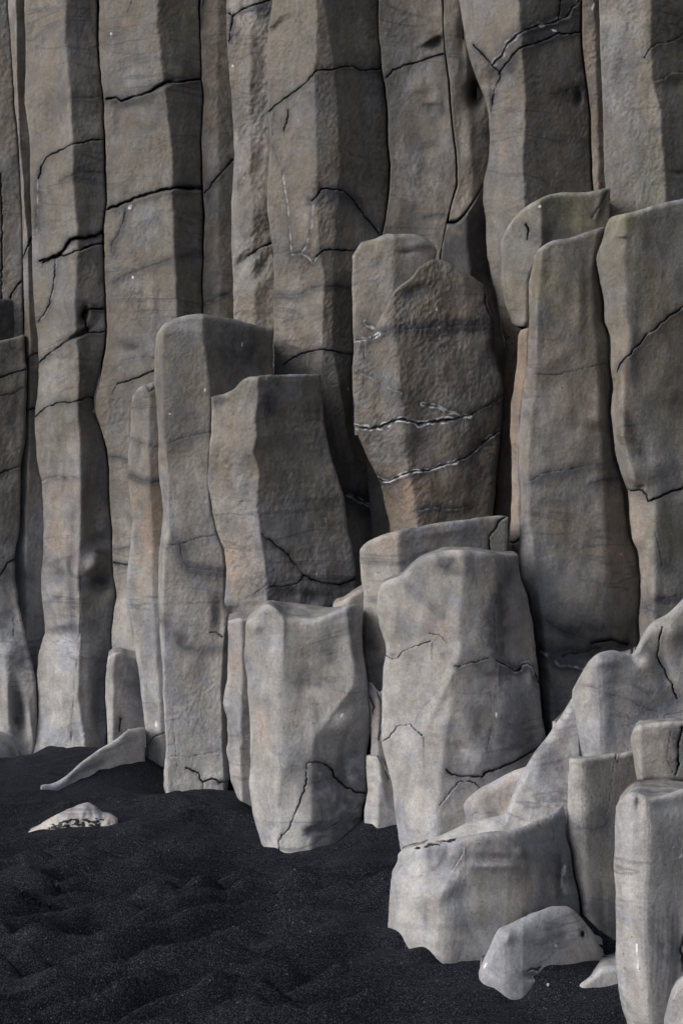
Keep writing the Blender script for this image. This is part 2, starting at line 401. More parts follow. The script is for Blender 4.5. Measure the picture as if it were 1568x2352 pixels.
rock('basalt_column', 'olive brown column sliver at the far left edge, behind the dark square-topped stump', 9.85,
     [(-120, TOPY), (-120, 900)], [(17, TOPY), (17, 0), (24, 75), (32, 225), (40, 320), (49, 450), (52, 562), (54, 900)],
     [(-120, TOPY), (70, TOPY)], [(-120, 900), (70, 900)], [([(-30, TOPY), (-20, 900)], 0)], rL=-60, rR=-6, rough=.8, group=BACK,
     cracks=[crk((20, 700), (30, 672), (50, 645), dep=8), crk((2, 400), (6, 560), (4, 700), dep=8)])
rock('basalt_column', 'narrow bluish grey column squeezed between the far left column and the broad left column', 9.75,
     [(18, TOPY), (18, 0), (24, 75), (34, 225), (42, 320), (50, 450), (53, 562), (56, 700), (58, 850), (40, 1200), (20, 1400), (-60, 1500), (-60, 1760)],
     [(62, TOPY), (62, 110), (64, 225), (76, 320), (80, 525), (95, 700), (106, 800), (100, 950), (104, 1050), (118, 1150), (116, 1350), (112, 1500), (100, 1600), (92, 1740)],
     [(0, TOPY), (80, TOPY)], [(-60, 1752), (0, 1748), (46, 1741), (75, 1738), (120, 1730)],
     [([(34, TOPY), (40, 300), (62, 560), (70, 900), (60, 1200), (62, 1740)], 0)], rL=-24, rR=-22, rough=.25, group=BACK, base=True, pale=.12, lump=8,
     cracks=[crk((62, 838), (70, 818), (88, 811), dep=6, stain=.8), crk((58, 946), (70, 940), (82, 938), dep=6),
             crk((52, 600), (62, 570), (72, 548), dep=9, w=4, stain=.7), faint((30, 250), (38, 330), (44, 400), vein=.2)],
     dents=[(45, 1640, 14, 60, -22, -8), (20, 1600, 10, 60, 8), (70, 1660, 9, 50, 9, -10)],
     blobs=[('stain', 30, 1400, 40, 14, .4, -30), ('stain', 60, 1320, 30, 22, .35), ('stain', 45, 1650, 18, 60, .4), ('pale', 30, 1500, 60, 60, .2)])
rock('basalt_column', 'tall left column with bright left face, four wavy cracks and a small missing wedge', 9.42,
     [(56, TOPY), (56, 0), (60, 110), (57, 225), (68, 320), (73, 525), (77, 663), (81, 738), (88, 776), (90, 828), (90, 880), (81, 944), (81, 1000), (86, 1057), (96, 1105), (101, 1176), (101, 1251), (96, 1326), (96, 1364), (101, 1408), (105, 1454), (89, 1502), (86, 1551), (88, 1645), (81, 1682), (74, 1735), (70, 1790)],
     [(222, TOPY), (222, 0), (223, 112), (227, 150), (236, 210), (238, 322), (242, 431), (244, 469), (235, 525), (237, 588), (240, 600), (238, 644), (242, 700), (243, 760), (238, 809), (227, 865), (217, 914), (219, 948), (236, 993), (242, 1030), (247, 1075), (251, 1176), (258, 1221), (256, 1247), (259, 1288), (262, 1326), (267, 1371), (261, 1394), (257, 1446), (257, 1499), (248, 1514), (242, 1551), (242, 1607), (246, 1675), (244, 1720)],
     [(40, TOPY), (260, TOPY)], [(75, 1737), (109, 1712), (157, 1716), (180, 1746), (202, 1735), (246, 1709)],
     [([(150, 0), (153, 150), (163, 225), (167, 322), (169, 412), (174, 487), (178, 525), (172, 700), (180, 813), (184, 860), (178, 925), (184, 1000), (186, 1176), (180, 1288), (184, 1420), (182, 1514), (178, 1600), (196, 1700)], 0)],
     rL=-58, rR=[(0, -34), (800, -30), (1100, -46), (1700, -60)], rough=.45, group=BACK, base=True, lump=7, pale=.05,
     cracks=[faint((163, 227), (236, 221)), crk((237, 322), (210, 323), (165, 334), (142, 345), (112, 356), (98, 380), (90, 410), step=3),
             crk((96, 382), (88, 420), (86, 470), (84, 535), dep=4, vein=.6, stain=.9, sw=10), faint((240, 397), (180, 396), (161, 405), (139, 418), stain=.5),
             crk((236, 533), (221, 540), (195, 547), (161, 551), (146, 574), (131, 588), (100, 602), dep=12, w=4, stain=.9, step=-10, sl=14),
             crk((235, 560), (210, 566), (180, 576), (150, 587), (92, 600), dep=8, w=3, stain=.6, step=6, sl=30),
             crk((129, 592), (127, 637), (122, 663), (116, 697), (105, 723), (90, 738), dep=5, vein=.8, stain=.9, sw=7),
             crk((238, 710), (212, 709), (202, 712), (190, 722), (196, 740), (202, 762), dep=10, w=2, stain=.8), crk((240, 762), (199, 764), (187, 770), (161, 781), (131, 800), (116, 811), (92, 832), step=4, stain=.6),
             crk((217, 916), (202, 914), (165, 924), (131, 927), (101, 942), (83, 957), dep=7, step=3), crk((98, 1108), (112, 1098), (135, 1096), (150, 1100), (176, 1098), dep=3, vein=.6, stain=.7, sw=8),
             faint((170, 1176), (166, 1260), (160, 1330), (168, 1450), stain=.5), crk((185, 1325), (186, 1360), (184, 1450), (170, 1600), (165, 1700), dep=4, stain=.2)],
     dents=[(194, 722, 7, 16, -30, 10), (186, 766, 22, 5, -18, -28), (225, 735, 16, 22, -6), (225, 1280, 16, 40, 8), (235, 1340, 20, 30, -22), (232, 1240, 22, 14, -12), (215, 1300, 22, 26, 16),
            (230, 1560, 20, 60, -14), (130, 1620, 26, 50, 8), (228, 1650, 16, 60, -18), (205, 1600, 10, 90, 8), (140, 1460, 24, 14, -10), (130, 1320, 20, 30, -8, 20), (150, 980, 40, 30, 6), (210, 1180, 20, 60, -6), (122, 1640, 14, 18, -8)],
     blobs=[('stain', 135, 1320, 14, 24, .9, 20), ('stain', 230, 1335, 30, 20, .9), ('stain', 125, 1375, 30, 8, .5, -35), ('stain', 150, 1440, 45, 8, .6, -10), ('warm', 140, 1260, 50, 50, .6), ('warm', 150, 1130, 60, 40, .4),
            ('stain', 225, 1265, 20, 8, .7, 15), ('stain', 215, 1100, 22, 50, .3), ('pale', 130, 1500, 50, 60, .3), ('stain', 120, 230, 40, 14, .3), ('vein', 218, 942, 3, 7, .9, 35), ('pale', 130, 850, 50, 60, .2)])
rock('basalt_column', 'broad column second from left, dark rough right face above two thick black steps', 9.3,
     [(228, TOPY), (228, 112), (230, 150), (238, 210), (242, 322), (246, 431), (247, 469), (239, 525), (241, 588), (241, 644), (245, 700), (247, 760), (242, 809), (231, 865), (221, 914), (222, 948), (236, 993), (246, 1030), (250, 1075), (253, 1176), (260, 1221), (258, 1247), (262, 1326), (270, 1371), (262, 1394), (258, 1446), (258, 1499), (249, 1514), (243, 1551), (243, 1607), (249, 1675), (244, 1800)],
     [(456, TOPY), (456, 0), (458, 94), (462, 180), (465, 232), (460, 322), (462, 420), (467, 495), (465, 588), (462, 644), (465, 712), (465, 900), (400, 1300), (380, 1800)],
     [(220, TOPY), (480, TOPY)], [(200, 1715), (480, 1715)],
     [([(360, TOPY), (362, 56), (368, 112), (377, 187), (388, 262), (396, 337), (396, 412), (399, 487), (401, 562), (405, 650), (410, 800), (360, 1300), (340, 1700)], 0)],
     rL=-50, rR=-54, rough=.55, group=BACK, base=False, lump=6,
     cracks=[faint((304, 0), (302, 14), (294, 30)), crk((462, 183), (442, 184), (412, 190), (382, 188), (362, 202), (337, 214), (300, 227), (279, 233), (268, 225), (246, 228), step=9, sl=22, dep=14, w=3, sw=16, stain=.75),
             crk((462, 435), (427, 434), (405, 431), (382, 437), (352, 444), (322, 450), (292, 465), (246, 482), step=8, sl=26, dep=18, w=4, sw=14, stain=.65),
             crk((292, 466), (287, 502), (270, 544), (257, 562), (259, 581), dep=4, stain=.8, vein=.2),
             crk((262, 650), (285, 634), (307, 625), (360, 607), (405, 592), (463, 584), dep=3, stain=.7, sw=10), faint((262, 850), (285, 828), (322, 820), (355, 823), stain=.5),
             crk((354, 852), (322, 867), (270, 882), dep=6, stain=.5), faint((268, 884), (262, 900), (252, 925)), crk((252, 1048), (292, 1058), dep=3, stain=.9, sw=9), crk((262, 1292), (290, 1298), (306, 1290), dep=5, stain=.8), crk((262, 1264), (300, 1258), dep=3, stain=.7)],
     dents=[(440, 432, 30, 5, -16), (375, 196, 22, 5, -12, -25), (270, 270, 8, 60, -2), (330, 500, 30, 20, 6, -30), (300, 800, 30, 20, -4), (352, 700, 12, 60, 5)],
     blobs=[('stain', 272, 285, 9, 38, .9), ('stain', 290, 236, 50, 12, .5), ('stain', 300, 795, 26, 9, .8, 20), ('moss', 430, 60, 50, 80, .35), ('stain', 430, 390, 30, 40, .5), ('pale', 330, 505, 34, 20, .3, -30), ('stain', 440, 560, 30, 50, .4),
            ('vein', 305, 637, 2.6, 3.5, 1), ('vein', 299, 476, 3, 6, .8, 35), ('vein', 255, 77, 2, 3, .7), ('warm', 300, 60, 60, 60, .3)])
rock('basalt_column', 'recessed brown column strip with a diagonal crack, left of the rough upright rib', 9.45,
     [(461, TOPY), (461, 94), (465, 180), (468, 232), (463, 322), (466, 420), (471, 495), (468, 588), (465, 644), (467, 712), (467, 1000)],
     [(538, TOPY), (538, 1000)], [(440, TOPY), (560, TOPY)], [(440, 1000), (560, 1000)], [([(500, TOPY), (505, 1000)], 0)], rL=-3, rR=-14, rnd=(5, 2, 5, 0), rough=.6, lump=7, group=BACK, warm=.15,
     cracks=[crk((534, 366), (520, 385), (506, 401), (490, 418), (470, 444), dep=7, stain=.7, sw=12), crk((466, 700), (490, 690), (510, 680), (536, 670), dep=4, stain=.9, vein=.3), crk((468, 1), (466, 30), (464, 60), dep=4, stain=.8)],
     blobs=[('stain', 480, 440, 10, 30, .5)])
rock('basalt_column', 'pitted light grey upright rib between the recessed brown strip and the central column', 9.1,
     [(521, TOPY), (521, 0), (520, 94), (529, 187), (536, 300), (538, 356), (532, 470), (532, 562), (537, 712), (537, 1000)],
     [(640, TOPY), (640, 1000)], [(500, TOPY), (660, TOPY)], [(500, 1000), (660, 1000)], [([(580, TOPY), (575, 300), (590, 1000)], 0)], rL=-26, rR=-6, rnd=(4, 2, 5, 0), rough=1.2, lump=9, lf=60, group=BACK, pale=.16,
     cracks=[crk((525, 30), (535, 37), (552, 25), (572, 15), (592, 8), (620, 0), dep=9, stain=.6), crk((535, 37), (532, 60), (527, 95), dep=5, stain=.9, sw=6), crk((571, 588), (590, 574), (610, 567), (626, 558), dep=9, w=3, stain=.6, step=6)],
     dents=[(560, 600, 30, 14, -14, -40), (585, 660, 24, 40, 8, 30), (600, 620, 14, 40, -9, 30), (552, 480, 16, 50, 6)],
     blobs=[('vein', 535, 152, 2.2, 3, 1), ('vein', 560, 408, 1.6, 3, .8), ('stain', 600, 20, 30, 14, .7), ('warm', 600, 690, 40, 40, .5), ('stain', 548, 250, 30, 50, .35)])
rock('basalt_column', 'large central column with pale left face, narrow middle face and very dark right face', 8.7,
     [(640, TOPY), (618, 60), (614, 94), (614, 187), (616, 262), (620, 337), (614, 431), (614, 487), (623, 544), (628, 588), (629, 751), (632, 1000), (640, 1300)],
     [(867, TOPY), (867, 0), (869, 75), (874, 157), (882, 206), (886, 262), (888, 337), (893, 382), (891, 431), (886, 487), (874, 540), (860, 580), (830, 640), (809, 700), (809, 719), (810, 790), (810, 813), (806, 850), (806, 944), (811, 985), (836, 1045), (862, 1094), (877, 1132), (884, 1176), (892, 1200), (892, 1400)],
     [(600, TOPY), (900, TOPY)], [(600, 1380), (900, 1380)],
     [([(726, TOPY), (728, 94), (722, 161), (726, 300), (726, 450), (733, 562), (744, 640), (740, 757), (740, 858), (770, 1000), (810, 1300)], 0),
      ([(741, TOPY), (741, 0), (760, 101), (769, 157), (772, 206), (778, 281), (778, 394), (776, 470), (764, 600), (764, 800), (800, 1000), (840, 1300)], [(0, -4), (150, -14), (420, -16), (560, -8), (1200, -8)])],
     rL=-52, rR=[(0, -105), (430, -105), (520, -85), (620, -50), (900, -42), (1200, -40)], sm=3.5, rough=.75, group=BACK, lump=4,
     cracks=[crk((617, 257), (630, 246), (651, 227), (680, 208), (704, 191), (710, 180), (722, 167), (737, 161), (767, 161), (785, 154), (797, 153), (810, 155), (827, 160), (850, 161), (874, 158), dep=8, stain=.55, step=2),
             crk((716, 462), (726, 452), (739, 437), (752, 433), (790, 439), (809, 461), (839, 499), (869, 536), dep=9, w=2, stain=.7, sw=14, step=7, sl=40),
             crk((651, 400), (655, 440), (662, 480), (666, 525), (670, 585), dep=3, vein=1, stain=.5, sw=6), crk((670, 585), (692, 581), (704, 562), (715, 525), (720, 470), dep=3, vein=.75, stain=.6), crk((692, 581), (706, 590), (720, 604), (728, 588), dep=4, vein=1, stain=.6),
             crk((728, 588), (745, 574), (780, 575), (812, 576), dep=7, stain=.6), crk((630, 678), (677, 680), (700, 672), (709, 661), (741, 659), (775, 657), (809, 667), dep=3, stain=.75, sw=12),
             crk((651, 837), (685, 815), (707, 809), (739, 804), (775, 809), (812, 815), dep=6, stain=.6), crk((706, 812), (704, 850), dep=3, vein=.5, stain=.2), faint((632, 257), (625, 330), (640, 370), (652, 400), stain=.4),
             crk((662, 253), (661, 270), (652, 300), dep=5, stain=.4), crk((794, 1132), (820, 1147), (840, 1158), (861, 1167), dep=4, vein=1, dbl=4, stain=1, sw=14), faint((752, 433), (830, 480), (850, 500))],
     dents=[(755, 480, 26, 40, 5), (640, 60, 30, 10, -8, -40), (800, 1000, 20, 60, 5), (860, 1180, 20, 60, -14), (820, 1150, 20, 10, -8, 25)],
     blobs=[('stain', 760, 450, 60, 26, .6), ('stain', 850, 160, 60, 30, .4), ('moss', 800, 60, 60, 90, .3), ('stain', 840, 1160, 50, 40, .8), ('stain', 700, 590, 60, 30, .5), ('pale', 690, 700, 60, 200, .12), ('stain', 690, 240, 60, 18, .3, -35), ('warm', 690, 780, 60, 60, .25),
            ('vein', 799, 893, 1.8, 4, .8), ('warm', 815, 1070, 60, 30, .4)])
rock('basalt_column', 'grey hollow-faced column right of the dark face, with a small black notch near the top', 8.85,
     [(870, TOPY), (870, 75), (877, 157), (886, 206), (890, 262), (892, 337), (897, 382), (895, 431), (889, 487), (877, 540), (850, 620), (830, 760)],
     [(1014, TOPY), (1014, 0), (1016, 49), (1020, 112), (1028, 187), (1035, 281), (1047, 375), (1047, 420), (1031, 480), (1021, 525), (1010, 588), (1004, 760)],
     [(860, TOPY), (1080, TOPY)], [(800, 760), (1080, 760)], [([(940, TOPY), (960, 300), (985, 420), (960, 600)], -20)], rL=-14, rR=-4, rnd=(5, 3, 5, 2), sm=16, rough=.55, group=BACK, lump=9,
     cracks=[crk((1019, 124), (996, 131), (970, 138), (940, 148), (920, 155), (902, 161), (886, 178), dep=7, stain=.5), faint((975, 500), (990, 496), (1020, 494), stain=.7)],
     dents=[(985, 92, 24, 7, 9, -25), (1003, 96, 18, 14, -16, -30), (990, 245, 18, 7, -5), (960, 200, 24, 18, 6), (990, 340, 18, 14, -6)],
     blobs=[('stain', 1000, 100, 26, 18, .8), ('stain', 1000, 252, 26, 10, .8), ('stain', 1010, 210, 14, 60, .4), ('pale', 950, 420, 60, 110, .22), ('warm', 930, 440, 60, 60, .3), ('stain', 985, 540, 40, 30, .4)])
rock('basalt_column', 'brown fluted column ending in a curved crack above a black block', 8.8,
     [(1018, TOPY), (1018, 49), (1023, 112), (1032, 187), (1039, 281), (1051, 375), (1051, 425), (1034, 480), (1030, 510), (1028, 560)],
     [(1080, TOPY), (1080, 45), (1090, 131), (1105, 176), (1122, 217), (1134, 262), (1136, 375), (1122, 469), (1122, 560)],
     [(1000, TOPY), (1160, TOPY)], [(1010, 508), (1029, 508), (1047, 508), (1066, 491), (1089, 457), (1109, 418), (1140, 380)],
     [([(1050, TOPY), (1075, 200), (1085, 420)], -8)], rL=-6, rR=-34, rnd=(5, 3, 5, 8), rough=.5, group=BACK, lump=10, warm=.15, lf=60,
     dents=[(1092, 215, 15, 26, -46), (1075, 330, 14, 60, 6), (1062, 90, 10, 60, -6)], blobs=[('stain', 1092, 205, 20, 40, .9), ('pale', 1085, 440, 40, 60, .2), ('warm', 1080, 440, 50, 60, .3)],
     cracks=[crk((1061, 0), (1066, 40), (1064, 90), dep=6, stain=.7)])
rock('basalt_block', 'black smooth block wedged under the curved crack behind the dark dome-topped rock', 8.75,
     [(1030, 440), (1027, 508), (1016, 560), (1010, 620), (1010, 700)], [(1120, 400), (1120, 588), (1124, 633), (1138, 682), (1150, 757), (1160, 800)],
     [(1010, 513), (1047, 514), (1066, 497), (1089, 463), (1109, 424), (1120, 410), (1150, 400)], [(1000, 820), (1170, 820)], [([(1070, 400), (1074, 560), (1100, 800)], 0)],
     rL=-10, rR=-70, rnd=(5, 5, 9, 0), rough=.2, lump=6, warm=.1, cat='rock block',
     cracks=[crk((1013, 520), (1016, 560), (1008, 600), dep=3, vein=.6, stain=.8), crk((1030, 511), (1047, 512), (1062, 500), dep=0, vein=.5, stain=.6), crk((1095, 612), (1110, 600), (1116, 596), dep=2, vein=.7, stain=.9)],
     blobs=[('stain', 1060, 600, 90, 70, 1.3), ('stain', 1100, 500, 40, 60, .8)])
rock('basalt_column', 'massive column right of centre with veined arching cracks near its top', 8.3,
     [(1053, TOPY), (1053, 0), (1061, 45), (1068, 90), (1077, 131), (1092, 176), (1109, 217), (1122, 262), (1124, 319), (1121, 375), (1109, 420), (1110, 469), (1115, 506), (1118, 588), (1128, 633), (1142, 682), (1152, 757), (1160, 783), (1160, 832), (1154, 888), (1154, 944), (1149, 1000), (1141, 1075), (1136, 1176), (1130, 1350)],
     [(1332, TOPY), (1332, 56), (1334, 112), (1342, 180), (1351, 262), (1353, 330), (1355, 375), (1358, 435), (1360, 700), (1330, 1350)],
     [(1040, TOPY), (1380, TOPY)], [(1040, 1350), (1380, 1350)],
     [([(1180, TOPY), (1200, 127), (1205, 225), (1201, 375), (1203, 470), (1230, 700), (1240, 1300)], 0)],
     rL=[(0, -90), (260, -60), (420, -74), (700, -52), (1200, -60)], rR=[(0, -80), (500, -92)], rnd=(14, 8, 9, 0), rough=.8, group=BACK, lump=6,
     cracks=[crk((1130, 150), (1152, 127), (1167, 97), (1190, 77), (1208, 68), (1227, 60), (1265, 54), (1287, 45), (1300, 34), (1310, 22), (1329, 0), dep=8, stain=.7, sw=14, vein=.45, dbl=5),
             crk((1145, 172), (1167, 139), (1190, 112), (1205, 106), (1220, 103), (1254, 92), (1282, 77), (1299, 79), (1332, 75), dep=12, w=2, stain=.7, sw=14, step=9, sl=40),
             crk((1087, 103), (1111, 129), (1130, 150), (1151, 171), dep=9, w=2, stain=.6), crk((1151, 171), (1141, 195), (1134, 210), (1130, 247), dep=6, stain=.6, vein=.4), crk((1286, 0), (1282, 45), dep=6, stain=.4),
             crk((1275, 217), (1300, 208), (1332, 200), dep=2, stain=.8, sw=12), faint((1124, 330), (1112, 380), (1100, 420))],
     dents=[(1327, 226, 7, 16, -20), (1130, 190, 22, 30, -12, 20), (1260, 66, 50, 10, -6, -15), (1120, 240, 8, 50, 8)],
     blobs=[('stain', 1260, 70, 80, 22, .9, -14), ('stain', 1290, 30, 40, 50, .6), ('vein', 1243, 59, 9, 3.5, .8), ('vein', 1271, 70, 6, 2.5, .9, 20), ('stain', 1320, 215, 30, 30, .7), ('warm', 1170, 340, 40, 200, .35), ('warm', 1150, 900, 60, 300, 1.0), ('stain', 1160, 160, 40, 30, .4), ('pale', 1160, 1000, 50, 300, .1)])
rock('basalt_column', 'narrow brown column strip in the gap left of the tallest right column', 8.45,
     [(1336, TOPY), (1336, 56), (1338, 112), (1346, 180), (1355, 262), (1357, 330), (1359, 375), (1362, 435), (1362, 700)], [(1400, TOPY), (1400, 700)],
     [(1320, TOPY), (1420, TOPY)], [(1320, 700), (1420, 700)], [([(1360, TOPY), (1375, 400)], 0)], rL=-8, rR=-20, rnd=(5, 2, 5, 0), rough=1.0, lump=8, warm=.35, group=BACK,
     dents=[(1385, 20, 14, 30, -10)], blobs=[('stain', 1362, 30, 12, 30, .7), ('vein', 1361, 15, 2, 11, .6, 20)])
rock('basalt_column', 'tallest column at the right edge, pale smooth left face and dark olive right face', 8.0,
     [(1374, TOPY), (1374, 0), (1377, 75), (1379, 150), (1383, 262), (1385, 356), (1389, 431), (1393, 600)], [(1660, TOPY), (1660, 700)],
     [(1350, TOPY), (1680, TOPY)], [(1350, 700), (1680, 700)], [([(1494, TOPY), (1494, 0), (1496, 169), (1516, 262), (1524, 356), (1529, 450), (1530, 700)], 0)],
     rL=-44, rR=-105, rough=.8, group=BACK, lump=6, pale=.06,
     cracks=[crk((1590, 60), (1568, 79), (1539, 97), (1505, 101), (1494, 109), (1478, 135), dep=5, stain=.4, step=4), crk((1499, 187), (1525, 180), (1542, 169), (1590, 162), dep=4, stain=.4, step=8, sl=30)],
     dents=[(1552, 195, 16, 14, -9), (1555, 398, 14, 5, -8)], blobs=[('moss', 1505, 420, 40, 90, .5), ('moss', 1560, 120, 60, 120, .5), ('stain', 1560, 60, 60, 60, .3), ('pale', 1420, 60, 60, 90, .15)])

# --- stumps standing in front of the wall
rock('basalt_stump', 'dark square-topped stump with rough black face at the far left edge', 9.58, [(-110, 600), (-110, 950)], [(56, 600), (56, 770), (58, 950)],
     [(-110, 690), (0, 688), (18, 687), (34, 684), (55, 683)], [(-110, 950), (80, 950)], [([(-60, 680), (-60, 950)], 0)], rL=-40, rR=-110, rough=1.3, lump=5, group=STUMP, moss=.2,
     blobs=[('stain', 20, 730, 80, 50, .9)])
rock('basalt_stump', 'low grey stump with pale top edge, in front of the dark square-topped stump', 9.55,
     [(-110, 700), (-110, 1800)], [(57, 768), (59, 828), (64, 847), (62, 888), (60, 944), (60, 993), (49, 1072), (47, 1176), (44, 1232), (37, 1251), (34, 1285), (36, 1330), (46, 1400), (64, 1480), (84, 1560), (86, 1660), (78, 1740), (76, 1800)],
     [(-110, 800), (0, 783), (20, 779), (40, 773), (57, 768), (80, 768)], [(-110, 1758), (0, 1752), (46, 1742), (76, 1738), (100, 1738)],
     [([(-50, 760), (-50, 1250), (10, 1500), (30, 1760)], 0)], rL=-20, rR=[(760, -50), (1250, -44), (1400, -14), (1750, -14)], rnd=(7, 7, 7, 0), rough=.55, lump=9, group=STUMP, base=True,
     cracks=[crk((0, 868), (28, 858), (45, 853), (62, 848), dep=5, stain=.5), crk((0, 910), (30, 905), (50, 893), (62, 886), dep=4, stain=.5), crk((0, 1088), (25, 1078), (49, 1070), dep=6, stain=.5), crk((24, 776), (27, 800), dep=4, stain=.3),
             crk((-20, 1350), (0, 1326), (10, 1308), (17, 1292), (33, 1286), dep=8, stain=.5), crk((30, 1420), (34, 1445), (32, 1460), dep=3, stain=.3)],
     dents=[(45, 1640, 14, 60, -22, -8), (20, 1600, 10, 60, 8), (70, 1660, 9, 50, 9, -10), (30, 1500, 30, 20, 5)],
     blobs=[('stain', 30, 1150, 10, 50, .4), ('stain', 30, 1400, 40, 14, .5, -30), ('stain', 20, 1330, 30, 22, .35), ('stain', 45, 1650, 18, 60, .5), ('pale', 30, 1480, 60, 60, .15)])
rock('basalt_boulder', 'small rounded boulder half sunk in the sand at the far left edge', 9.4, [(-90, 1600), (-90, 1800)], [(46, 1600), (48, 1745)],
     [(-90, 1690), (-40, 1676), (0, 1678), (22, 1690), (38, 1714), (46, 1738), (60, 1746)], [(-90, 1762), (0, 1754), (46, 1744), (60, 1744)], [([(-30, 1600), (-20, 1800)], 0)], rL=-30, rR=-30, slope=-0.2, rnd=(20, 24, 26, 0), rough=.2, lump=4, base=True, cat='boulder', group=BOUL,
     cracks=[faint((-40, 1690), (0, 1700), (20, 1712), (30, 1735))])
rock('basalt_stump', 'short rectangular stump with wavy top between the left column and the slim pinkish column', 8.95,
     [(249, 1500), (243, 1551), (243, 1607), (247, 1675), (248, 1760)], [(345, 1490), (345, 1760)],
     [(240, 1515), (249, 1508), (262, 1499), (281, 1497), (290, 1503), (300, 1506), (320, 1507), (350, 1506)], [(240, 1722), (350, 1716)], [([(262, 1490), (258, 1720)], 0)], rL=-14, rR=-46, slope=-0.03, rnd=(7, 2, 8, 0), rough=.3, lump=6, base=True, group=STUMP,
     cracks=[crk((277, 1650), (275, 1680), dep=7, stain=.6)], blobs=[('stain', 300, 1560, 30, 40, .4), ('pale', 280, 1540, 50, 60, -.15)])
rock('basalt_stump', 'slim pinkish wavy stump standing left of the tall flat-topped stump', 8.55,
     [(311, 880), (302, 925), (300, 1000), (294, 1038), (293, 1094), (300, 1150), (304, 1176), (306, 1195), (298, 1270), (292, 1326), (292, 1386), (300, 1438), (309, 1476), (313, 1514), (322, 1559), (328, 1626), (334, 1671), (336, 1712), (337, 1780)],
     [(400, 860), (400, 1800)], [(305, 912), (311, 899), (318, 891), (326, 886), (340, 881), (354, 877), (400, 868)], [(330, 1739), (350, 1746), (362, 1757), (380, 1765), (400, 1768)],
     [([(345, 880), (342, 1000), (342, 1100), (350, 1200), (350, 1350), (362, 1550), (372, 1750)], 0)], rL=-30, rR=-10, rnd=(8, 2, 10, 0), rough=.35, lump=7, base=True, group=STUMP,
     cracks=[crk((296, 1008), (310, 1012), (326, 1019), (362, 1027), dep=3, stain=.5), crk((299, 1092), (330, 1105), (350, 1108), (370, 1106), dep=3, stain=.9, sw=12), crk((336, 1714), (352, 1694), (379, 1682), dep=5, stain=.2), crk((336, 884), (344, 900), (356, 892), dep=4, w=4, stain=.6)],
     blobs=[('warm', 340, 1210, 40, 110, .9), ('stain', 345, 1640, 30, 26, .4), ('vein', 359, 1664, 3, 7, .7)])
rock('basalt_slab', 'leaning fin-shaped slab tapering to a thin tip on the black sand', 8.2, 94, 333,
     [(94, 1806), (100, 1803), (116, 1801), (131, 1796), (150, 1784), (161, 1775), (185, 1752), (232, 1718), (255, 1706), (274, 1693), (288, 1680), (300, 1674), (318, 1671), (333, 1671)],
     [(94, 1814), (104, 1812), (112, 1812), (118, 1824), (135, 1816), (161, 1801), (210, 1779), (259, 1764), (281, 1752), (319, 1750), (333, 1743)],
     [([(200, 1600), (200, 1800)], 0)], rL=0, rR=-6, rnd=(3, 6, 16, 6), rough=.2, lump=3, lf=50, thick=.28, slope=-.2, base=True, below=16, cat='rock slab', dx=[(94, 7.85), (180, 8.05), (333, 8.42)], pale=.1,
     dents=[(215, 1765, 50, 10, -6, -25)])
